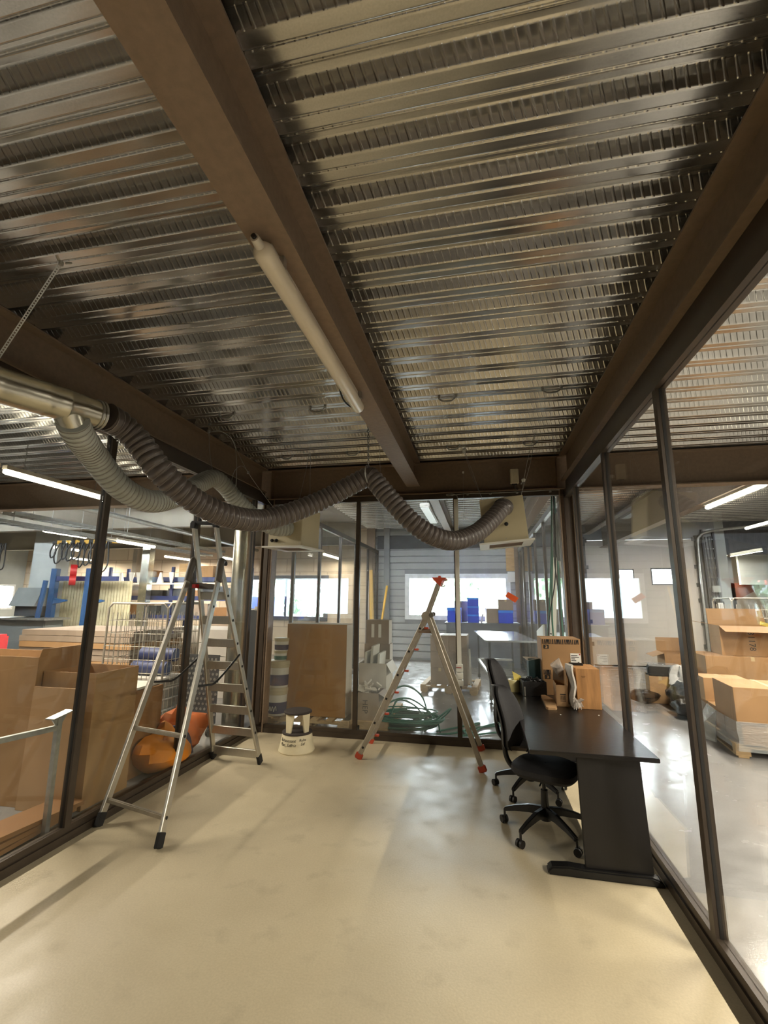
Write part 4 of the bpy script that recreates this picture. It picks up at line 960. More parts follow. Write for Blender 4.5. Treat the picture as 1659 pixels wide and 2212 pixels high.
tube_lamp(-5.28, 2.45, 3.98, 3.10, 'bright batten lamp outside the left glass, cut by the left picture edge', LP)
tube_lamp(3.40, 6.12, 7.60, 3.10, 'bright batten lamp outside the right glass, cut by the right picture edge', LP)
for x, y0, y1, lab in ((3.40, 3.4, 4.9, 'a'), (3.40, 0.4, 1.9, 'b'), (-5.28, -0.6, 0.9, 'c'), (-5.28, -3.4, -1.9, 'd'), (3.40, -2.6, -1.1, 'e')):
    area('tube_lamp_light', (x, (y0+y1)/2, 3.05), 0.06, y1-y0, {'a': 170, 'b': 230, 'c': 22, 'd': 22, 'e': 230}[lab], WARM)
    # unseen lamps added outside the frame for more light in the room
    obj('unseen_lamp_tube', MB().cyl((x, y0, 3.10), (x, y1, 3.10), 0.03, n=10), 'lamp_glow', loc=(x, y0, 3.10))['kind'] = 'structure'
far = [(-9.15, 12.0, 13.3, 2.90, 'lit batten lamp seen above the left stepladder'), (-7.70, 8.5, 9.7, 2.90, 'lit batten lamp just right of the first left post'), (-12.7, 12.0, 13.0, 2.90, 'lit batten lamp among the hanging hoses'),
       (-7.6, 12.6, 13.3, 2.90, 'short lit lamp at the round steel column'), (-8.2, 7.2, 8.2, 2.95, 'lit batten lamp just left of the first left post'), (-11.2, 10.2, 11.0, 3.0, 'lit batten lamp over the grey machine'),
       (-4.15, 11.9, 13.3, 2.90, 'lit batten lamp high behind the brown board'), (6.75, 14.3, 15.8, 3.0, 'lit batten lamp beyond the white sectional door'), (-13.6, 8.3, 9.2, 3.15, 'lit batten lamp at the far left edge')]
for i, (x, y0, y1, z, lab) in enumerate(far): tube_lamp(x, y0, y1, z, lab, (150, 120, 150, 0, 120, 0, 50, 150, 0)[i])
area('tube_lamp_light', (5.6, 10.2, 3.2), 0.06, 1.5, 170, (1, 0.9, 0.75))  # unseen lamp added to brighten the right hall
obj('unseen_lamp_tube', MB().cyl((5.6, 9.45, 3.25), (5.6, 10.95, 3.25), 0.03, n=10), 'lamp_glow', loc=(5.6, 9.45, 3.25))['kind'] = 'structure'
# unlit batten in the room behind
t = thing('tube_light', 'unlit white batten hanging in the room behind the glass', 'lamp', (-1.02, 9.6, 3.60), group=None)
obj('housing', MB().bb((-1.12, 8.9, 3.52), (-0.92, 10.9, 3.60)), 'white_paint', t, True, bevel=0.01)
obj('hanger_rod', MB().cyl((-1.02, 9.2, 3.59), (-1.02, 9.2, 3.835), 0.006, n=6), 'zinc', t, True); obj('hanger_rod', MB().cyl((-1.02, 10.6, 3.59), (-1.02, 10.6, 3.835), 0.006, n=6), 'zinc', t, True)
obj('reflector', MB().bb((-1.10, 8.95, 3.505), (-0.94, 10.85, 3.52)), 'zinc', t, True)

# ------------------------------------------------------------------ room behind the back glass
def pallet(label, loc, sx, sy, rz=0.0, group='wooden pallets'):
    t = thing('pallet', label, 'pallet', loc, rz, group)
    n = 6
    for i in range(n):
        x = -sx/2+0.05+(sx-0.10)*i/(n-1); obj('deck_board', MB().bb((x-0.048, -sy/2, 0.122), (x+0.048, sy/2, 0.144)), 'pallet_wood', t)
    for y in (-sy/2+0.05, 0, sy/2-0.05):
        obj('stringer', MB().bb((-sx/2, y-0.05, 0.1), (sx/2, y+0.05, 0.122)), 'pallet_wood', t)
        for x in (-sx/2+0.07, 0, sx/2-0.07): obj('block', MB().bb((x-0.07, y-0.05, 0.022), (x+0.07, y+0.05, 0.1)), 'pallet_wood', t)
    for x in (-sx/2+0.07, 0, sx/2-0.07): obj('bottom_board', MB().bb((x-0.05, -sy/2, 0.0), (x+0.05, sy/2, 0.022)), 'pallet_wood', t)
    return t
def carton(label, loc, size, rz=0.0, m='card', group=None, tape=True, open_=False, flaps=(), txt=None, tsz=0.08, side=None, cat='box', name='carton', trot=0):
    w_, d_, h_ = size; t = thing(name, label, cat, loc, rz, group); th = 0.006
    if open_:
        mb = MB().bb((-w_/2, -d_/2, 0), (w_/2, d_/2, th)).bb((-w_/2, -d_/2, th), (w_/2, -d_/2+th, h_)).bb((-w_/2, d_/2-th, th), (w_/2, d_/2, h_)).bb((-w_/2, -d_/2+th, th), (-w_/2+th, d_/2-th, h_)).bb((w_/2-th, -d_/2+th, th), (w_/2, d_/2-th, h_))
        obj('carton_body', mb, m, t)
        for s, L, an in flaps:   # side letter, flap length, opening angle from upright (deg, outward)
            a = rad(an); dx, dz = math.sin(a)*L, math.cos(a)*L
            if s == 'l': q = [(-w_/2, -d_/2, h_), (-w_/2, d_/2, h_), (-w_/2-dx, d_/2-0.01, h_+dz), (-w_/2-dx, -d_/2+0.01, h_+dz)]
            if s == 'r': q = [(w_/2, -d_/2, h_), (w_/2, d_/2, h_), (w_/2+dx, d_/2-0.01, h_+dz), (w_/2+dx, -d_/2+0.01, h_+dz)]
            if s == 'f': q = [(-w_/2, -d_/2, h_), (w_/2, -d_/2, h_), (w_/2-0.01, -d_/2-dx, h_+dz), (-w_/2+0.01, -d_/2-dx, h_+dz)]
            if s == 'b': q = [(-w_/2, d_/2, h_), (w_/2, d_/2, h_), (w_/2-0.01, d_/2+dx, h_+dz), (-w_/2+0.01, d_/2+dx, h_+dz)]
            obj('flap', MB().quad(*q, t=0.005), m, t)
    else:
        obj('carton_body', MB().bb((-w_/2, -d_/2, 0), (w_/2, d_/2, h_)), m, t, bevel=0.003, bseg=1)
        if tape: obj('tape_strip', MB().bb((-0.025, -d_/2-0.001, h_-0.06), (0.025, d_/2+0.001, h_+0.001)), 'tape', t)
    if side: obj('side_panel', MB().bb((w_/2-0.001, -d_/2+0.004, 0.004), (w_/2+0.003, d_/2-0.004, h_-0.004)), side, t)
    if txt: obj('print', text_mb(txt, tsz, Matrix.Translation((0, -d_/2-0.001, h_*0.5)) @ Matrix.Rotation(rad(trot), 4, 'Y') @ FRONT, None, 0.0006), 'ink', t)
    return t
pallet('wooden pallet under the brown board and the paint buckets', (-2.29, 6.42, 0), 1.16, 0.72)
t = carton('big upright brown panel pack behind the step stool', (-2.235, 6.38, 0.144), (0.87, 0.30, 1.205), 0, 'board_brown', tape=False, side='card_pale', cat='board', name='panel_pack')
obj('top_edge', MB().bb((-0.437, -0.15, 1.206), (0.437, 0.15, 1.212)), 'card_pale', t)
# paint buckets
def bucket(label, x, y, z, r, h, mlabel, white=True, squig=None):
    t = thing('paint_bucket', label, 'bucket', (x, y, z), group='paint buckets beside the brown board')
    obj('pail', MB().lathe([(r*0.90, 0), (r*0.92, 0.004), (r*0.99, h*0.86), (r*0.99, h*0.88)], n=30), 'white_paint', t, sm=True)
    obj('lid', MB().lathe([(r*1.0, h*0.74), (r*1.03, h*0.75), (r*1.03, h*0.86), (r*1.06, h*0.87), (r*1.06, h*0.97), (r*1.0, h), (r*0.3, h)], n=30), 'beige_paint', t, sm=True)
    vs_, fs = [], []; n = 22
    for k in range(n+1):
        a = rad(-190+200*k/n)
        for z_ in (h*0.08, h*0.48): rr = r*(0.92+0.07*z_/(h*0.86))+0.003; vs_.append((rr*math.cos(a), rr*math.sin(a), z_))
    for k in range(n): fs.append((2*k, 2*k+2, 2*k+3, 2*k+1))
    lb = obj('label_band', MB().add(vs_, fs), mlabel, t)
    if squig:
        pts = []
        for k in range(13):
            a = rad(-125+55*k/12); rr = r*0.945+0.005; pts.append((rr*math.cos(a), rr*math.sin(a), h*(0.26+0.10*math.sin(k*1.9)*(1 if k % 2 else 0.8))))
        obj('squiggle', MB().tube(smooth(pts, 4), 0.004, 5), 'white_paint', lb)
    return t
bucket('lowest white paint bucket with a white squiggle on its blue label', -2.775, 6.24, 0.144, 0.148, 0.36, 'label_blue', squig=True)
bucket('second white paint bucket up, with a dark blue label', -2.765, 6.24, 0.504, 0.148, 0.35, 'label_blue')
bucket('small tin with a green label on the white buckets', -2.755, 6.24, 0.854, 0.095, 0.13, 'label_green')
bucket('topmost tin of the bucket stack, with a dark label', -2.745, 6.24, 0.984, 0.105, 0.17, 'navy')
# cartons on a pallet right of the first mullion
pallet('wooden pallet under the pale cartons left of the hose coil', (-1.50, 6.72, 0), 0.60, 1.2)
carton('open carton with scraps of packing nearest the glass, letters on its side', (-1.52, 6.38, 0.144), (0.37, 0.38, 0.34), 0, 'card_grey', open_=True, flaps=(('r', 0.12, 120),), txt='HEP', tsz=0.10, trot=90)
random.seed(2); mb = MB()
for i in range(9): mb.box((-1.52+random.uniform(-.12, .12), 6.38+random.uniform(-.12, .12), 0.46+random.uniform(0, .09)), (0.16, 0.09, 0.02), (random.uniform(-1, 1), random.uniform(-1, 1), random.uniform(0, 3)))
setp(obj('packing_scraps', mb, 'card_pale', loc=(-1.52, 6.38, 0.46)), 'pale packing scraps heaped in the carton nearest the glass', 'packing', kind='stuff')
carton('white-sided open carton holding upright sheets, behind the packing scraps', (-1.52, 6.86, 0.144), (0.40, 0.50, 0.66), 0, 'card_pale', open_=True, flaps=(('r', 0.15, 150),))
for i, (dx, h_) in enumerate(((-0.13, 0.80), (-0.04, 0.88), (0.06, 0.78))):
    setp(obj('foam_sheet', MB().box((-1.52+dx, 6.86, 0.155+h_/2), (0.03, 0.44, h_), (0, rad(4), 0)), 'paper', loc=(-1.52+dx, 6.86, 0.155)), ('left', 'middle', 'right')[i]+' one of the white sheets upright in the open carton', 'sheet', 'white sheets in the open carton')
carton('grey-brown carton under another at the back of the pale carton pile', (-1.57, 7.24, 0.144), (0.40, 0.24, 0.88), 0, 'card_grey', tape=False, side='card_pale')
carton('topmost carton of the pale pile, with two white printed bars', (-1.565, 7.24, 1.024), (0.36, 0.24, 0.36), 0, 'card_grey', tape=False, side='card_pale')
for i, x in enumerate((-1.66, -1.55)): setp(obj('white_sticker', MB().bb((x, 7.116, 1.12), (x+0.045, 7.1195, 1.32)), 'paper', loc=(x, 7.118, 1.12)), ('left', 'right')[i]+' white sticker on the topmost pale carton', 'sticker')
# boxes on a pallet in the middle of that room
pallet('pale wooden pallet under the six grey cartons behind the ladder', (-0.58, 9.40, 0), 1.05, 0.95, rad(-4))
k = 0
for lv in range(3):
    for i in range(2):
        carton(('left', 'right')[i]+' grey carton of the '+('bottom', 'middle', 'top')[lv]+' layer behind the orange-footed ladder', (-0.765+0.345*i, 9.32, 0.144+0.298*lv), (0.342, 0.60, 0.296), rad(-2), 'card_grey', 'grey cartons on the pallet', tape=True)
setp(obj('foam_strip', MB().bar((-0.20, 9.02, 0.16), (-0.215, 9.02, 0.80), 0.035, 0.03), 'paper', loc=(-0.2, 9.02, 0.16)), 'white edge strip standing against the grey cartons', 'strip')
# steel table
t = thing('work_table', 'high steel table with a gleaming top behind the back glass', 'table', (0.40, 9.45, 0), rad(5))
obj('table_top', MB().bb((-0.44, -1.22, 1.005), (0.44, 1.22, 1.035)), 'table_steel', t)
for x in (-0.36, 0.36):
    for y in (-1.14, 1.14):
        l = obj('leg', MB().bb((x-0.02, y-0.02, 0.10), (x+0.02, y+0.02, 1.005)), 'dark_grey', t)
        obj('adjustable_foot', MB().lathe([(0.03, 0), (0.03, 0.015), (0.012, 0.02), (0.012, 0.06), (0.028, 0.065), (0.028, 0.14)], (x, y, 0), 12), 'black_plastic', l, sm=True)
obj('rail', MB().bb((-0.36, -1.16, 0.42), (0.36, -1.12, 0.46)).bb((-0.36, 1.12, 0.42), (0.36, 1.16, 0.46)).bb((-0.38, -1.14, 0.42), (-0.34, 1.14, 0.46)), 'zinc', t)
# bench below the window
t = thing('work_bench', 'grey bench with closed front below the back window', 'bench', (0.03, 12.85, 0))
obj('bench_top', MB().bb((-0.92, 12.40, 1.07), (1.0, 13.35, 1.115)), 'bench_grey', t, True)
obj('front_panel', MB().bb((-0.88, 12.44, 0.02), (0.96, 12.47, 1.07)), 'bench_grey', t, True)
obj('side_panel', MB().bb((-0.88, 12.47, 0.02), (-0.85, 13.3, 1.07)), 'bench_grey', t, True); obj('side_panel', MB().bb((0.93, 12.47, 0.02), (0.96, 13.3, 1.07)), 'bench_grey', t, True)
def bin_(label, x0, x1, y0, y1, z0, h_, m='blue_bin', group='blue bins on the bench'):
    t = thing('storage_bin', label, 'bin', ((x0+x1)/2, (y0+y1)/2, z0), group=group); w_, d_ = x1-x0, y1-y0
    mb = MB().box((0, 0, 0.006), (w_*0.94, d_*0.94, 0.012))
    for a, b in (((-w_/2, -d_/2), (w_/2, -d_/2+0.008)), ((-w_/2, d_/2-0.008), (w_/2, d_/2)), ((-w_/2, -d_/2), (-w_/2+0.008, d_/2)), ((w_/2-0.008, -d_/2), (w_/2, d_/2))): mb.bb((a[0], a[1], 0), (b[0], b[1], h_-0.002))
    obj('bin_body', mb, m, t)
    obj('rim', MB().bb((-w_/2-0.004, -d_/2-0.012, h_*0.80), (w_/2+0.004, -d_/2, h_-0.004)), 'blue_light', t)
    obj('label_holder', MB().bb((-w_*0.28, -d_/2-0.006, h_*0.30), (w_*0.28, -d_/2, h_*0.55)), m, t)
    return t
for i in range(3):
    bin_(('bottom', 'middle', 'top')[i]+' bin of the tallest blue bin stack on the bench', -0.32, -0.03, 12.55, 12.95, 1.115+0.215*i, 0.213)
bin_('blue bin at the left end of the bench, cut by the middle mullion', -0.86, -0.50, 12.60, 13.0, 1.115, 0.38)
bin_('blue bin under a brown carton at the right end of the bench', 0.47, 0.84, 12.58, 12.98, 1.115, 0.33)
carton('brown carton on the blue bin at the right end of the bench', (0.665, 12.78, 1.445), (0.38, 0.36, 0.28), 0, 'card_grey')
carton('brown carton between the tall bin stack and the right blue bin', (0.30, 12.80, 1.115), (0.30, 0.34, 0.37), rad(8), 'card_grey', open_=True, flaps=(('l', 0.12, 70),))
carton('small brown carton seen behind the middle mullion on the bench', (-0.52, 13.15, 1.115), (0.36, 0.24, 0.56), rad(4), 'card_grey')
setp(obj('binder', MB().box((0.05, 12.75, 1.23), (0.05, 0.25, 0.23), (0, rad(12), 0)), 'paper', loc=(0.05, 12.75, 1.115)), 'white folder leaning between the bins on the bench', 'folder')
# hose coil and trailing loops
random.seed(21)
mb = MB()
for i in range(26):
    r = random.uniform(0.20, 0.38); c = Vector((-1.03+random.uniform(-.07, .07), 6.50+random.uniform(-.06, .06), 0.02+0.19*random.random()*(1-abs(r-0.29)*3)))
    ph = random.random()*6; tl = random.uniform(0, 0.03)
    mb.tube([c+Vector((r*1.25*math.cos(a), r*0.95*math.sin(a), 0.014+tl*math.sin(a+ph))) for a in [2*PI*k/26 for k in range(26)]], 0.010, 6, closed=True)
setp(obj('hose_coil', mb, 'hose_green', loc=(-1.03, 6.5, 0), sm=True), 'heaped coil of dark green hose on the floor behind the back glass', 'hose')
LPS = [[(-1.40, 6.35, 0.05), (-1.33, 6.5, 0.34), (-1.08, 6.6, 0.52), (-0.82, 6.6, 0.40), (-0.72, 6.6, 0.08)],
       [(-1.42, 6.25, 0.04), (-1.28, 6.4, 0.30), (-0.98, 6.5, 0.38), (-0.65, 6.55, 0.16), (-0.55, 6.35, 0.02)],
       [(-1.2, 6.2, 0.05), (-1.15, 6.5, 0.34), (-0.9, 6.6, 0.26), (-0.7, 6.4, 0.05)],
       [(-0.75, 6.3, 0.03), (-0.50, 6.55, 0.18), (-0.42, 6.5, 0.28), (-0.55, 6.4, 0.20), (-0.72, 6.3, 0.06)],
       [(-0.8, 6.2, 0.012), (-0.4, 6.35, 0.012), (-0.1, 6.7, 0.012), (0.3, 6.9, 0.012), (0.9, 7.1, 0.012)],
       [(-0.75, 6.15, 0.012), (-0.3, 6.2, 0.012), (0.1, 6.5, 0.012), (0.5, 6.6, 0.012), (0.95, 6.6, 0.012)],
       [(-0.7, 6.1, 0.012), (-0.25, 6.3, 0.012), (0.05, 6.85, 0.012), (0.45, 7.2, 0.012), (0.9, 7.4, 0.012)],
       [(-0.6, 6.4, 0.012), (-0.35, 6.65, 0.012), (-0.05, 6.95, 0.012), (-0.25, 6.5, 0.012), (0.0, 6.15, 0.012), (0.4, 6.2, 0.012)]]
LPN = ['tallest loop springing out of the hose coil', 'wide low loop over the hose coil', 'inner loop standing in the hose coil', 'small loop at the right of the hose coil', 'long strand running right from the coil, third from the glass', 'strand nearest the glass running right from the coil', 'farthest strand running right from the coil', 'strand with a kink between coil and middle mullion']
for p, nm in zip(LPS, LPN): wire('hose', p, 0.012, 'hose_green', 'green hose, '+nm, 'hose', 7, 10)
# timber, strip, paper, cable ladder, leaning boards, cables at the right partition
setp(obj('timber', MB().bar((-3.02, 13.15, 0.0), (-3.17, 13.44, 2.56), 0.10, 0.04), 'timber_yellow', loc=(-3.02, 13.15, 0)), 'yellow plank leaning upright at the far left of the back wall', 'plank')
setp(obj('timber', MB().bar((-2.94, 13.2, 0.0), (-2.68, 13.45, 2.10), 0.07, 0.03), 'timber_yellow', loc=(-2.94, 13.2, 0)), 'thinner yellow plank leaning to the right of the other', 'plank')
setp(obj('wood_panel', MB().bb((0.77, 13.50, 2.52), (1.06, 13.535, 3.20)), 'wood', loc=(0.9, 13.5, 2.52)), 'brown panel high on the back wall right of the window', 'panel')
setp(obj('paper_sheet', MB().add([(0.79, 13.49, 2.20), (1.02, 13.49, 2.22), (1.06, 13.47, 2.48), (0.80, 13.49, 2.50), (0.79, 13.495, 2.20), (1.02, 13.495, 2.22), (1.06, 13.475, 2.48), (0.80, 13.495, 2.50)], [(0, 1, 2, 3), (7, 6, 5, 4), (0, 4, 5, 1), (1, 5, 6, 2), (2, 6, 7, 3), (3, 7, 4, 0)]), 'paper', loc=(0.9, 13.49, 2.2)), 'white sheet hanging under the brown panel on the back wall', 'paper')
def cable_ladder(label, x0, x1, y, z0, z1):
    t = thing('cable_ladder', label, 'cable tray', ((x0+x1)/2, y, z0))
    for x in (x0, x1): obj('side_rail', MB().bb((x-0.02, y-0.03, z0), (x+0.02, y+0.03, z1)), 'dark_grey', t, True)
    z = z0+0.12
    while z < z1: obj('rung', MB().bb((x0, y-0.015, z), (x1, y+0.015, z+0.03)), 'zinc', t, True); z += 0.25
    return t
cl = cable_ladder('upright cable ladder right of the back window', 1.18, 1.44, 13.5, 0.3, 3.5)
cl2 = cable_ladder('upright cable ladder right of the white sectional door', 5.84, 6.10, 13.5, 0.7, 3.6)
for i, x in enumerate((5.90, 5.97, 6.04)): wire('electric_cable', [(x, 13.46, 0.8), (x+0.01, 13.45, 2.0), (x-0.01, 13.46, 3.4)], 0.012, 'cable_black', ('left', 'middle', 'right')[i]+' cable on the ladder by the white door')
for x0, x1, z0, z1, m, nm, lab in ((5.90, 6.08, 1.95, 2.12, 'concrete', 'junction_box', 'small pale box on the cable ladder by the white door'), (5.93, 6.12, 1.42, 1.72, 'black_plastic', 'control_box', 'black framed control box beside the white door'), (5.95, 6.15, 0.98, 1.28, 'cream_plastic', 'push_button_box', 'pale box with a red button beside the white door')):
    t = thing(nm, lab, 'switch box', ((x0+x1)/2, 13.42, z0)); obj('case', MB().bb((x0, 13.38, z0), (x1, 13.46, z1)), m, t, True, bevel=0.008)
    if nm == 'control_box': obj('face_plate', MB().bb((x0+0.035, 13.374, z0+0.06), (x1-0.035, 13.381, z1-0.03)), 'paper', t, True)
    if nm == 'push_button_box': obj('button', MB().cyl(((x0+x1)/2, 13.36, z1-0.09), ((x0+x1)/2, 13.381, z1-0.09), 0.035, n=16), 'red_plastic', t, True)
setp(obj('conduit', MB().tube(smooth([(5.66, 13.42, 0.4), (5.67, 13.42, 2.0), (5.69, 13.42, 3.15), (5.74, 13.40, 3.40), (5.95, 13.3, 3.52), (6.6, 12.9, 3.56), (8.6, 11.6, 3.6)], 8), 0.035, 10), 'zinc', loc=(5.66, 13.42, 0.4), sm=True), 'grey pipe rising beside the white door and bending along the ceiling', 'pipe')
setp(obj('conduit', MB().tube(smooth([(2.78, 13.42, 0.0), (2.78, 13.42, 2.9), (2.80, 13.42, 3.3), (2.84, 13.4, 3.55)], 8), 0.03, 10), 'zinc', loc=(2.78, 13.42, 0.05), sm=True), 'grey pipe on the left of the white sectional door', 'pipe')
setp(obj('white_board', MB().prism([(7.15, 0.012), (7.95, 0.012), (7.95, 1.22), (7.15, 1.36)], -0.012, 0.012, 'x', Matrix.Translation((0.90, 0, 0)) @ Matrix.Rotation(rad(0), 4, 'Y')), 'paper', loc=(0.90, 7.5, 0)), 'white board leaning beside the tall carton behind the corner', 'board')
t = thing('metal_profile', 'pale metal channel leaning at the right glass of the room behind', 'profile', (0.98, 6.9, 0))
obj('channel', MB().bar((0.90, 6.88, 0.0), (1.075, 7.0, 2.32), 0.085, 0.03, (0, 1, 0)), 'white_paint', t, True)
obj('bolt', MB().cyl((0.955, 6.85, 1.25), (0.955, 6.90, 1.25), 0.010, n=8).cyl((0.985, 6.87, 1.62), (0.985, 6.92, 1.62), 0.010, n=8), 'ink', t, True)
GC = [[(1.02, 6.35, 3.7), (0.99, 6.5, 2.6), (0.93, 6.7, 1.6), (0.86, 6.8, 0.9), (0.80, 6.9, 0.02)], [(1.02, 6.38, 3.7), (1.00, 6.55, 2.5), (0.96, 6.7, 1.5), (0.98, 6.75, 0.7), (0.92, 6.8, 0.02)], [(1.04, 6.42, 3.7), (1.05, 6.5, 2.6), (1.06, 6.6, 1.9), (1.08, 6.7, 1.0), (1.04, 6.8, 0.02)],
      [(1.01, 6.30, 3.7), (1.02, 6.4, 2.7), (1.0, 6.5, 2.0), (0.90, 6.6, 1.4), (0.84, 6.7, 0.5), (0.82, 6.75, 0.02)], [(1.05, 6.5, 3.7), (1.06, 6.55, 2.8), (1.02, 6.6, 2.3), (1.06, 6.65, 1.7), (1.085, 6.75, 0.9), (1.07, 6.8, 0.02)], [(1.06, 6.2, 3.7), (1.05, 6.25, 2.9), (1.08, 6.3, 2.5), (1.07, 6.35, 2.2)]]
for i, p in enumerate(GC): wire('cable', p, 0.011 if i < 3 else 0.008, 'hose_green' if i < 3 else 'cable_black', ('green', 'green', 'green', 'black', 'black', 'black')[i]+' cable by the right glass beyond the corner, '+('leftmost green', 'middle green', 'rightmost green', 'bowed to the left', 'running to the floor at the corner', 'short one at the top')[i], 'cable', 6)
setp(obj('grey_box', MB().bb((1.03, 6.3, 2.22), (1.095, 6.48, 2.86)), 'concrete', loc=(1.06, 6.4, 2.22), bevel=0.01), 'pale casing high at the right glass behind the corner column', 'casing')

# ------------------------------------------------------------------ hall on the right
R8 = rad(-8)
pallet('wooden pallet under the film-wrapped boxes at right', (3.50, 6.98, 0), 1.25, 1.75, R8)
def loc_r(a, b, z=0.0):   # a: along the pallet front, b: into depth
    c, s = math.cos(R8), math.sin(R8); return (2.80+a*c-b*s, 6.15+a*s+b*c, z)
for i in range(3):
    carton(('near', 'middle', 'far')[i]+' low carton of the wrapped bottom layer on the right pallet', loc_r(0.62, 0.30+0.57*i, 0.144), (1.18, 0.55, 0.236), R8, 'card', 'film-wrapped low cartons', txt='12 x 8', tsz=0.09)
carton('large taped carton on the wrapped layer, nearest the right picture edge', loc_r(0.40, 0.34, 0.382), (0.84, 0.70, 0.375), R8, 'card', txt='J-1', tsz=0.16, trot=90)
carton('carton on the wrapped layer right behind the large taped one', loc_r(1.05, 0.38, 0.382), (0.42, 0.60, 0.375), R8, 'card')
carton('carton behind the large taped one, top lighter, printed letters', loc_r(0.27, 1.42, 0.382), (0.52, 0.42, 0.30), R8, 'card_light', txt='BT 8', tsz=0.10)
carton('dark low carton between the two top cartons at right', loc_r(0.62, 0.97, 0.382), (0.38, 0.34, 0.17), R8, 'card_dark')
c, s = math.cos(R8), math.sin(R8)
mb = MB(); random.seed(8)
vs_ = []
ring = [(-0.03, -0.03), (0.6, -0.035), (1.24, -0.03), (1.25, 0.85), (1.24, 1.74), (0.6, 1.75), (-0.03, 1.74), (-0.05, 1.2), (-0.06, 0.6)]
for lv, z in enumerate((0.09, 0.20, 0.30, 0.40)):
    for a, b in ring: p = loc_r(a+random.uniform(-.015, .015), b+random.uniform(-.01, .01)); vs_.append((p[0], p[1], z+random.uniform(-.01, .01)))
n = len(ring); fs = [(l_*n+k, l_*n+(k+1) % n, (l_+1)*n+(k+1) % n, (l_+1)*n+k) for l_ in range(3) for k in range(n)]
setp(obj('stretch_film', mb.add(vs_, fs), 'film', loc=loc_r(0.6, 0.85, 0.09), sm=True), 'clear stretch film wrapped around the low cartons at right', 'film')
setp(obj('stretch_film', MB().add([loc_r(-0.06, 0.9, 0.40), loc_r(-0.30, 0.85, 0.02), loc_r(-0.10, 0.55, 0.02), loc_r(-0.05, 0.6, 0.38), loc_r(-0.05, 0.9, 0.40), loc_r(-0.29, 0.85, 0.012), loc_r(-0.09, 0.55, 0.012), loc_r(-0.04, 0.6, 0.38)], [(0, 1, 2, 3), (7, 6, 5, 4), (0, 4, 5, 1), (1, 5, 6, 2), (2, 6, 7, 3), (3, 7, 4, 0)]), 'film', loc=loc_r(-0.1, 0.7)), 'loose tail of film hanging to the floor at the right pallet', 'film')
# second pallet behind
pallet('wooden pallet under the taller carton pile further back at right', (4.02, 8.95, 0), 1.5, 1.2, rad(-6))
carton('wide carton at the bottom of the taller pile at right', (4.10, 8.75, 0.144), (1.30, 0.80, 0.36), rad(-6), 'card')
carton('wide flat-topped carton in the middle of the taller pile', (4.14, 8.75, 0.506), (1.28, 0.78, 0.36), rad(-4), 'card')
carton('open carton with wide flaps on top of the taller pile', (4.25, 8.80, 0.868), (0.82, 0.62, 0.46), rad(-10), 'card', open_=True, flaps=(('l', 0.30, 80), ('f', 0.30, 105), ('b', 0.28, 20)), txt='31178', tsz=0.12, trot=90)
carton('small carton inside the open one on the taller pile', (4.35, 8.82, 1.10), (0.25, 0.25, 0.20), 0.4, 'card_pale')
setp(obj('yellow_tag', MB().box((4.52, 8.66, 1.345), (0.20, 0.03, 0.06), (0, 0.3, 0.3)), 'yellow', loc=(4.5, 8.7, 1.33)), 'yellow strap end in the open carton at right', 'strap')
carton('open carton standing left of the taller pile, bag inside', (3.56, 9.72, 0.0), (0.55, 0.55, 0.78), rad(-6), 'card', open_=True, flaps=(('l', 0.2, 110), ('b', 0.25, 15)))
# pile of dark things further left
carton('tan carton on the floor under the black printer', (3.03, 9.22, 0.0), (0.34, 0.46, 0.44), rad(-10), 'card_light')
t = thing('printer', 'black desktop printer with pale lid on the tan carton', 'printer', (3.07, 9.20, 0.44), rad(-14))
obj('printer_body', MB().bb((-0.20, -0.17, 0.0), (0.26, 0.17, 0.15)), 'black_plastic', t, bevel=0.012)
obj('lid', MB().bb((-0.18, -0.14, 0.152), (0.26, 0.17, 0.19)), 'table_steel', t, bevel=0.006)
obj('paper_tray', MB().bb((-0.24, -0.22, 0.02), (0.05, -0.165, 0.04)), 'dark_plastic', t)
def lump(name, label, cat, c, r, m, seed, k=0.28, sq=0.0, nu=18, nv=10):
    random.seed(seed); vs_, fs = [], []
    w_ = [(random.uniform(1, 4), random.uniform(0, 6), random.uniform(1, 4), random.uniform(0, 6)) for _ in range(5)]
    for j in range(nv+1):
        th = PI*j/nv
        for i in range(nu):
            a = 2*PI*i/nu; g = 1+k*sum(math.sin(p*a+q)*math.sin(u_*th+v_) for p, q, u_, v_ in [(round(p), q, u_, v_) for p, q, u_, v_ in w_])/2.2
            x, y, z = math.sin(th)*math.cos(a), math.sin(th)*math.sin(a), -math.cos(th)
            vs_.append((c[0]+r[0]*x*g, c[1]+r[1]*y*g, max(c[2]-r[2], c[2]+r[2]*z*(g if z > 0 else 1))))
    for j in range(nv):
        for i in range(nu): fs.append((j*nu+i, j*nu+(i+1) % nu, (j+1)*nu+(i+1) % nu, (j+1)*nu+i))
    return setp(obj(name, MB().add(vs_, fs), m, loc=(c[0], c[1], c[2]-r[2]), sm=True), label, cat)
lump('white_bag', 'crumpled white bag hanging over the carton beside the printer', 'bag', (3.30, 8.86, 0.42), (0.19, 0.15, 0.22), 'bag_white', 3, 0.4)
lump('black_film_bundle', 'black film bundle on the floor below the white bag', 'bundle', (3.17, 8.62, 0.19), (0.24, 0.26, 0.19), 'black_film', 5, 0.35)
lump('black_film_bundle', 'second black film bundle, nearer the wrapped pallet', 'bundle', (3.02, 8.10, 0.12), (0.20, 0.24, 0.12), 'black_film', 6, 0.35)
lump('wrapped_bundle', 'brown-black wrapped bundle on the floor left of the printer carton', 'bundle', (2.72, 9.02, 0.10), (0.22, 0.18, 0.10), 'black_film', 9, 0.3)
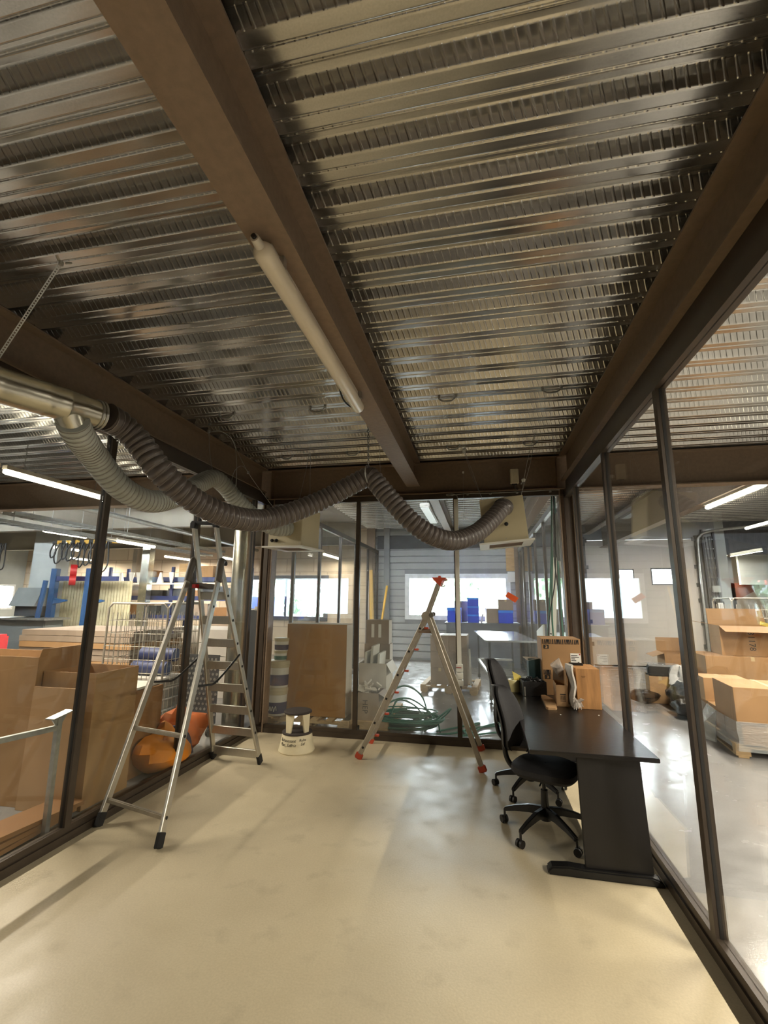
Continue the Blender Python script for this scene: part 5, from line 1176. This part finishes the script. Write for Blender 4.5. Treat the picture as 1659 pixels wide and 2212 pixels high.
carton('brown carton half hidden behind the white bag', (3.42, 9.10, 0.0), (0.36, 0.36, 0.50), rad(-4), 'card_light')
# roll cages
def roll_cage(label, c, sx, sy, h_, rz=0.0, pitch=0.07, front=True):
    t = thing('roll_cage', label, 'cage trolley', c, rz)
    obj('base', MB().bb((-sx/2, -sy/2, 0.14), (sx/2, sy/2, 0.17)), 'zinc', t)
    for x in (-sx/2+0.06, sx/2-0.06):
        for y in (-sy/2+0.06, sy/2-0.06):
            obj('wheel', MB().cyl((x-0.015, y, 0.055), (x+0.015, y, 0.055), 0.055, n=16).bb((x-0.02, y-0.02, 0.10), (x+0.02, y+0.02, 0.14)), 'dark_grey', t, sm=True)
    def panel(a, b, name):
        a, b = Vector(a), Vector(b); mb = MB(); L = (b-a).length; d = (b-a)/L
        fr = [a+Vector((0, 0, 0.17)), a+Vector((0, 0, h_-0.06)), a+d*0.06+Vector((0, 0, h_)), b-d*0.06+Vector((0, 0, h_)), b+Vector((0, 0, h_-0.06)), b+Vector((0, 0, 0.17))]
        mb.tube(fr, 0.013, 8)
        n = int(L/pitch)
        for i in range(1, n): p = a+d*(L*i/n); mb.cyl(p+Vector((0, 0, 0.17)), p+Vector((0, 0, h_-0.12)), 0.0042, n=5)
        z = 0.28
        while z < h_-0.1: mb.cyl(a+Vector((0, 0, z)), b+Vector((0, 0, z)), 0.0045, n=5); z += 0.16
        obj(name, mb, 'aluminium_dull', t)
    panel((-sx/2, -sy/2, 0), (-sx/2, sy/2, 0), 'side_grid'); panel((sx/2, -sy/2, 0), (sx/2, sy/2, 0), 'side_grid'); panel((-sx/2, sy/2, 0), (sx/2, sy/2, 0), 'back_grid')
    if front: panel((-sx/2, -sy/2, 0), (sx/2, -sy/2, 0), 'front_grid')
    return t
roll_cage('wire roll cage behind the taller carton pile at right', (5.35, 10.6, 0), 1.1, 0.75, 1.78)
# rust coloured shelf and pale cabinet far right
t = thing('cantilever_rack', 'rust brown rack arm by the far right wall', 'rack', (7.0, 15.2, 0))
obj('upright', MB().bb((7.15, 15.2, 0), (7.27, 15.32, 3.0)), 'dark_grey', t, True)
obj('arm', MB().prism([(6.5, 2.25), (7.9, 2.25), (7.9, 2.10), (7.25, 1.75), (6.75, 1.95), (6.5, 2.12)], 15.2, 15.28, 'y'), 'rust', t, True)
setp(obj('pale_screen', MB().bb((7.35, 15.0, 2.2), (8.4, 15.1, 3.2)), 'concrete', loc=(7.8, 15, 2.2)), 'pale panel high at the far right edge', 'panel')

# ------------------------------------------------------------------ hall on the left, nearest the glass
carton('large open brown carton at the left picture edge, beyond the glass', (-4.36, 3.66, 0.0), (1.22, 0.46, 1.18), 0, 'card', open_=True, flaps=(('r', 0.07, 8),))
setp(obj('flattened_carton', MB().prism([(3.395, 0.0), (3.41, 0.0), (3.425, 0.945), (3.41, 0.945)], -3.735, -3.245, 'x'), 'card_light', loc=(-3.49, 3.4, 0)), 'flat sheet of cardboard standing behind the grey stand, left of the first post', 'cardboard')
carton('tall open carton right of the first post, behind the ladder foot', (-3.47, 3.735, 0.0), (0.54, 0.50, 1.06), 0, 'card', open_=True)
carton('carton on the floor behind the large open one at left', (-4.2, 4.35, 0.0), (0.9, 0.6, 0.95), rad(3), 'card_grey', open_=True, flaps=(('l', 0.2, 40),))
carton('low carton with white panel on top behind the tall open carton', (-3.55, 4.30, 0.0), (0.5, 0.42, 0.80), 0, 'card_dark')
setp(obj('white_sheet', MB().box((-3.60, 4.30, 0.815), (0.55, 0.40, 0.022), (0, 0, 0.1)), 'card_pale', loc=(-3.6, 4.3, 0.80)), 'white sheet lying on a low carton behind the first post', 'sheet')
t = thing('metal_stand', 'grey steel stand with a slanted head plate close to the left glass', 'stand', (-3.12, 3.10, 0))
obj('post', MB().bar((-3.12, 3.10, 0.0), (-3.13, 3.10, 0.80), 0.035, 0.035), 'zinc', t, True)
obj('head_plate', MB().prism([(3.02, 0.805), (3.19, 0.835), (3.19, 0.842), (3.02, 0.813)], -3.17, -3.09, 'x'), 'zinc', t, True)
obj('gusset', MB().prism([(3.035, 0.805), (3.175, 0.83), (3.115, 0.74), (3.085, 0.74)], -3.135, -3.125, 'x'), 'zinc', t, True)
obj('cross_arm', MB().bar((-3.13, 3.09, 0.735), (-3.15, 2.55, 0.765), 0.035, 0.035), 'zinc', t, True)
for i in range(3):
    setp(obj('loose_board', MB().box((-3.30, 2.92+0.04*i, 0.02+0.038*i), (0.26, 0.90, 0.03), (0, 0, rad(4-5*i))), 'card_dark', loc=(-3.30, 2.9, 0.02+0.038*i)), ('lowest', 'middle', 'top')[i]+' loose board on the floor beside the grey stand', 'board', 'loose boards by the left glass')
# flattened cartons stacked on a pallet
pallet('pallet under the stack of flattened cartons', (-6.0, 6.65, 0), 2.0, 1.2)
for i in range(12):
    j = 0.02*math.sin(i*2.3)
    setp(obj('flattened_carton', MB().box((-6.0+j, 6.62+0.02*math.cos(i*1.7), 0.19+0.088*i), (1.98, 1.2, 0.080), (0, 0.004*math.sin(i), 0.006*math.sin(i*3))), 'card_grey' if i % 3 else 'card', loc=(-6.0, 6.62, 0.15+0.088*i)),
         'flattened carton, '+('bottom', 'second', 'third', 'fourth', 'fifth', 'sixth', 'seventh', 'eighth', 'ninth', 'tenth', 'eleventh', 'top')[i]+' of the stack behind the left cartons', 'cardboard', 'stacked flattened cartons')
for i in range(5):
    setp(obj('insulation_pack', MB().box((-5.05+0.02*i, 8.1, 0.11+0.23*i), (1.75, 1.0, 0.22)), 'card_pale', loc=(-5.05, 8.1, 0.09+0.23*i)), ('lowest', 'second', 'middle', 'fourth', 'top')[i]+' white panel pack behind the wire cage', 'panel', 'white panel packs')
pallet('pallet under the white panel packs', (-5.03, 8.1, -0.054), 1.7, 1.0) if False else None
roll_cage('wire roll cage with crates beyond the left glass', (-4.33, 5.62, 0), 0.88, 0.70, 1.62, 0.0)
for i in range(4):
    bx = thing('crate', ('lowest', 'second', 'third', 'topmost')[i]+' grey plastic crate in the left roll cage', 'crate', (-4.30, 5.60, 0.172+0.130*i), group='grey crates in the roll cage')
    obj('crate_body', MB().bb((-0.30, -0.22, 0), (0.30, 0.22, 0.104)), 'concrete_warm', bx); obj('crate_rim', MB().bb((-0.32, -0.24, 0.104), (0.32, 0.24, 0.126)), 'card_pale', bx)
for i, (z, x) in enumerate(((0.785, -4.28), (0.95, -4.22))):
    setp(obj('blue_roll', MB().cyl((x-0.26, 5.56+0.06*i, z), (x+0.24, 5.58+0.06*i, z), 0.085, n=20), 'blue_rack', loc=(x, 5.56, z-0.085), sm=True), ('lower', 'upper')[i]+' blue roll on the crates in the left roll cage', 'roll')
# perforated steel sheet, round column, cabinet
t = thing('perforated_sheet', 'dark perforated steel panel on wheels behind the left stepladder', 'panel', (-3.55, 5.55, 0))
obj('sheet', MB().bb((-3.80, 5.53, 0.16), (-3.28, 5.545, 0.98)), 'dark_grey', t, True)
mb = MB()
for i in range(9):
    for j in range(13): mb.cyl((-3.765+0.055*i+(0.027 if j % 2 else 0), 5.525, 0.205+0.06*j), (-3.765+0.055*i+(0.027 if j % 2 else 0), 5.5305, 0.205+0.06*j), 0.018, n=6)
obj('dimples', mb, 'zinc', t, True)
for x in (-3.72, -3.36): obj('wheel', MB().cyl((x-0.015, 5.54, 0.055), (x+0.015, 5.54, 0.055), 0.055, n=14).bb((x-0.015, 5.525, 0.08), (x+0.015, 5.555, 0.16)), 'rubber', t, True)
setp(struct('column', MB().cyl((-3.32, 6.02, 0), (-3.32, 6.02, 3.07), 0.135, n=28), 'galvanised', sm=True), None)
setp(obj('tool_cabinet', MB().bb((-4.05, 7.25, 0), (-3.62, 7.75, 1.50)), 'dark_grey', loc=(-3.83, 7.5, 0), bevel=0.01), 'dark tall cabinet behind the round steel column', 'cabinet')
setp(obj('papers', MB().box((-3.80, 7.4, 1.515), (0.34, 0.25, 0.02), (0, 0, 0.2)).box((-3.70, 7.33, 1.53), (0.10, 0.12, 0.03), (0.3, 0, 0.5)), 'paper', loc=(-3.8, 7.4, 1.5)), 'white papers on top of the dark cabinet', 'paper')
lump('orange_sack', 'orange sack lying by the left glass, behind the ladder', 'sack', (-3.20, 4.45, 0.18), (0.22, 0.33, 0.18), 'orange_cloth', 12, 0.42)
lump('orange_sack', 'second darker orange sack behind the first', 'sack', (-3.36, 4.92, 0.22), (0.28, 0.26, 0.22), 'orange_dark', 13, 0.42)
setp(obj('blue_strap', MB().tube(smooth([(-3.42, 4.62, 0.06), (-3.36, 4.62, 0.26), (-3.22, 4.66, 0.34), (-3.10, 4.70, 0.26), (-3.05, 4.72, 0.08)], 6), 0.022, 6), 'navy', loc=(-3.2, 4.5, 0.1), sm=True), 'dark blue strap across the orange sacks', 'strap')

# ---- further left: machine, lift frames, hanging hoses, racks
struct('column', MB().bb((-11.95, 10.3, 0), (-11.15, 10.7, 3.86)), 'concrete')
struct('column', MB().bb((-9.10, 11.0, 0), (-8.86, 11.2, 3.3)), 'galvanised')
struct('column', MB().bb((-11.35, 13.3, 0), (-11.2, 13.5, 3.86)), 'concrete_warm')
t = thing('machine', 'grey machine with a tilted hood at the far left', 'machine', (-11.3, 9.9, 0))
obj('machine_bed', MB().bb((-12.1, 9.7, 0), (-10.6, 10.25, 1.12)), 'machine_grey', t, True, bevel=0.02)
obj('worktop', MB().bb((-12.2, 9.5, 1.12), (-10.4, 10.25, 1.17)), 'zinc', t, True)
obj('hood', MB().prism([(9.75, 1.45), (10.2, 1.45), (10.2, 1.92), (9.95, 1.92)], -11.85, -11.05, 'x'), 'machine_grey', t, True)
obj('window_plate', MB().bb((-11.8, 9.9, 1.2), (-11.1, 10.2, 1.45)), 'dark_grey', t, True)
obj('control_arm', MB().bar((-10.95, 9.8, 1.17), (-10.85, 9.8, 2.1), 0.10, 0.06), 'blue_lift', t, True)
for i, (xa, xb2, lab) in enumerate(((-10.95, -10.86, 'thin blue lift column right of the grey machine'), (-9.92, -9.74, 'slanted blue lift column just left of the first post'))):
    t = thing('lift_column', lab, 'lift', ((xa+xb2)/2, 10.1, 0)); sl = 0.10
    obj('mast', MB().bar(((xa+xb2)/2-0.0, 10.1, 0), ((xa+xb2)/2+0.0, 10.1, 2.42), 0.17, 0.12), 'blue_lift', t, True)
    obj('arm', MB().prism([(xb2, 1.50), (xb2, 1.66), (xb2+0.42, 1.62), (xb2+0.42, 1.58)], 10.05, 10.12, 'y'), 'blue_lift', t, True)
setp(obj('cross_beam', MB().bb((-11.0, 10.06, 2.10), (-9.0, 10.15, 2.22)), 'blue_rack', loc=(-10, 10.1, 2.1)), 'dark blue beam across the two lift columns', 'beam')
t = thing('roller_shutter', 'beige ribbed shutter between the blue columns', 'shutter', (-10.2, 10.6, 0)); mb = MB()
for i in range(24): mb.bb((-11.2+0.09*i, 10.6, 0.6), (-11.2+0.09*i+0.07, 10.63, 2.1))
obj('slats', mb, 'shutter_beige', t, True); obj('backing', MB().bb((-11.2, 10.63, 0), (-9.0, 10.65, 2.12)), 'shutter_beige', t, True)
t = thing('hose_rail', 'yellow and black striped rail the hoses hang from', 'rail', (-10.1, 10.0, 3.1)); 
for i in range(14): obj('stripe', MB().bb((-11.0+0.14*i, 9.97, 3.05), (-11.0+0.14*i+0.14, 10.03, 3.15)), 'warning_yellow' if i % 2 else 'ink', t, True)
random.seed(31)
for i in range(10):
    x = -10.9+0.18*i; h_ = random.uniform(0.35, 0.75); w_ = random.uniform(0.08, 0.16)
    wire('hanging_hose', [(x, 9.94, 3.08), (x-w_, 9.93, 3.08-h_*0.6), (x-w_*0.4, 9.92, 3.05-h_), (x+w_*0.8, 9.93, 3.05-h_*0.7), (x+w_*0.3, 9.94, 3.08)], 0.018, 'cable_black', 'black hose loop on the striped rail, '+('first', 'second', 'third', 'fourth', 'fifth', 'sixth', 'seventh', 'eighth', 'ninth', 'tenth')[i]+' from the left', 'hose', 6, 6)
for i in range(4):
    x = -13.0+0.16*i
    wire('hanging_hose', [(x, 9.94, 3.1), (x-0.1, 9.93, 2.6), (x, 9.92, 2.1+0.1*i), (x+0.1, 9.93, 2.5), (x+0.05, 9.94, 3.1)], 0.018, 'cable_black', 'black hose loop left of the concrete pillar, '+('first', 'second', 'third', 'fourth')[i]+' from the left', 'hose', 6, 6)
setp(obj('red_reel', MB().cyl((-10.2, 9.85, 2.35), (-10.1, 9.95, 2.35), 0.16, n=18).cyl((-10.2, 9.85, 2.12), (-10.1, 9.95, 2.12), 0.14, n=18), 'red_plastic', loc=(-10.15, 9.9, 2.1), sm=True), 'red reel among the hanging hoses', 'reel')
t = thing('pallet_jack', 'red pallet truck at the far left edge', 'pallet truck', (-9.75, 7.95, 0))
obj('chassis', MB().bb((-10.1, 7.8, 0.25), (-9.66, 8.1, 0.92)), 'red_plastic', t, True, bevel=0.04)
obj('fork', MB().bb((-10.1, 8.1, 0.08), (-9.95, 9.2, 0.14)), 'red_plastic', t, True); obj('fork', MB().bb((-9.8, 8.1, 0.08), (-9.65, 9.2, 0.14)), 'red_plastic', t, True)
obj('wheel', MB().cyl((-9.75, 7.9, 0.12), (-9.65, 7.9, 0.12), 0.12, n=18), 'rubber', t, True)
obj('handle', MB().bar((-9.7, 7.85, 0.9), (-9.55, 7.7, 1.25), 0.06, 0.04), 'black_plastic', t, True)
# blue racking with bins and parts
t = thing('pallet_rack', 'long blue racking along the far wall behind the cage', 'rack', (-8.5, 11.8, 0))
for x in (-10.5, -8.45, -6.4):
    for y in (11.5, 12.2): obj('upright', MB().bb((x-0.04, y-0.03, 0), (x+0.04, y+0.03, 2.55)), 'blue_rack', t, True)
for z in (1.16, 1.68, 2.20):
    for y in (11.47, 12.22): obj('beam', MB().bb((-10.5, y-0.02, z-0.06), (-6.4, y+0.02, z+0.06)), 'blue_rack', t, True)
    obj('shelf', MB().bb((-10.5, 11.5, z+0.03), (-6.4, 12.2, z+0.05)), 'dark_grey', t, True)
random.seed(17); RN = 0; OR = ['first', 'second', 'third', 'fourth', 'fifth', 'sixth', 'seventh', 'eighth', 'ninth', 'tenth']
for z, nm in ((1.21, 'bottom'), (1.73, 'middle'), (2.25, 'top')):
    x = -10.35; i = 0
    while x < -6.7:
        w_ = random.uniform(0.28, 0.46); h_ = random.uniform(0.16, 0.40)
        m = random.choice(['card_dark', 'dark_grey', 'card_grey', 'dark_plastic', 'dark_grey', 'concrete_warm'] if z < 2 else ['card', 'card', 'card_dark', 'wood'])
        if z < 2 or i in (2, 4, 5, 7):
            setp(obj('stored_box', MB().bb((x, 11.52, z), (x+w_, 11.52+random.uniform(.3, .6), z+h_)), m, loc=(x+w_/2, 11.7, z)), 'stored box on the '+nm+' shelf of the blue racking, '+OR[min(i, 9)]+' place from the left', 'box', 'boxes on the blue racking')
        x += w_+random.uniform(0.05, 0.2); i += 1
        if i > 9: break
setp(obj('cone_shelf', MB().bb((-10.1, 11.14, 2.05), (-7.4, 11.32, 2.08)), 'white_paint', loc=(-8.7, 11.2, 2.05)), 'thin white shelf carrying the cones', 'shelf')
for i, (px, inv) in enumerate(((-9.89, 0), (-9.55, 1), (-9.31, 1), (-8.62, 0), (-8.28, 1))):
    pr = [(0.10, 0), (0.03, 0.30)] if not inv else [(0.025, 0), (0.085, 0.30)]
    setp(obj('white_cone', MB().lathe(pr, (px, 11.22, 2.08), 14), 'paper', loc=(px, 11.22, 2.08), sm=True), ('first white cone from the left on the thin shelf, point up', 'second white cone on the thin shelf, point down', 'third white cone on the thin shelf, point down', 'fourth white cone on the thin shelf, point up', 'rightmost white cone on the thin shelf, point down')[i], 'cone', 'white cones')
# cable trays along the left hall ceiling
for k, (x, z) in enumerate(((-7.55, 3.02), (-7.95, 2.92))):
    t = thing('cable_tray', ('nearer', 'farther')[k]+' steel cable tray running under the left hall ceiling', 'cable tray', (x, 9.6, z))
    for dx in (-0.12, 0.12): obj('side_rail', MB().bb((x+dx-0.01, 5.98, z), (x+dx+0.01, 12.4, z+0.06)), 'zinc', t, True)
    mb = MB()
    for i in range(31): mb.bb((x-0.12, 6.1+0.2*i, z), (x+0.12, 6.1+0.2*i+0.025, z+0.012))
    obj('rungs', mb, 'zinc', t, True)
    mb = MB()
    for i in range(3): mb.cyl((x, 6.4+2.2*i, z+0.05), (x, 6.4+2.2*i, 3.86), 0.006, n=6)
    obj('hanger_rod', mb, 'zinc', t, True)
setp(obj('pipe', MB().cyl((-6.6, 6.05, 3.2), (-6.9, 13.4, 3.2), 0.05, n=12), 'zinc', loc=(-6.7, 9, 3.2), sm=True), 'round pipe along the left hall ceiling', 'pipe')
# ---- left window: bins, plants, parasol outside
for i, (x, y, z) in enumerate(((-7.0, 14.6, -0.15), (-7.9, 14.6, -0.15), (-7.0, 14.6, 1.0))):
    t = thing('outdoor_bin', ('lower right', 'lower left', 'upper')[i]+' of the blue bins outside the left window', 'bin', (x, y, z), group='blue bins outside')
    obj('bin_body', MB().bb((-0.40, -0.4, 0), (0.40, 0.4, 1.10 if i < 2 else 0.72)), 'blue_bin', t, bevel=0.03); obj('rim', MB().bb((-0.43, -0.43, 1.05 if i < 2 else 0.68), (0.43, 0.43, 1.12 if i < 2 else 0.75)), 'blue_bin', t)
random.seed(41); mb = MB()
for i in range(420):
    c = Vector((random.uniform(-10, -5.2), random.uniform(17.0, 18.2), random.uniform(-0.05, 2.5))); mb.box(c, (0.28, 0.02, 0.14), (random.uniform(0, 3), random.uniform(0, 3), random.uniform(0, 3)))
setp(obj('hedge', mb, 'green_leaf', loc=(-7.6, 17.6, -0.15)), 'leafy green plants outside the left window', 'plants', kind='stuff')
t = thing('parasol', 'red and white market parasol outside the left window', 'parasol', (-7.6, 20.6, -0.15)); 
obj('canopy', MB().lathe([(1.7, 2.55), (0.05, 3.05), (0.0, 3.05)], n=8), 'parasol_red', t); obj('pole', MB().cyl((0, 0, 0), (0, 0, 3.0), 0.03), 'white_paint', t)
random.seed(43); mb = MB()
for i in range(500):
    c = Vector((random.gauss(-1.3, 0.9), random.gauss(34, 0.8), random.uniform(1.2, 5.2))); mb.box(c, (0.6, 0.03, 0.3), (random.uniform(0, 3), random.uniform(0, 3), random.uniform(0, 3)))
mb.cyl((-1.3, 34, -0.15), (-1.3, 34, 2.5), 0.15)
setp(obj('tree', mb, 'green_leaf', loc=(-1.3, 34, -0.15)), 'hazy green tree far outside the back window', 'tree')
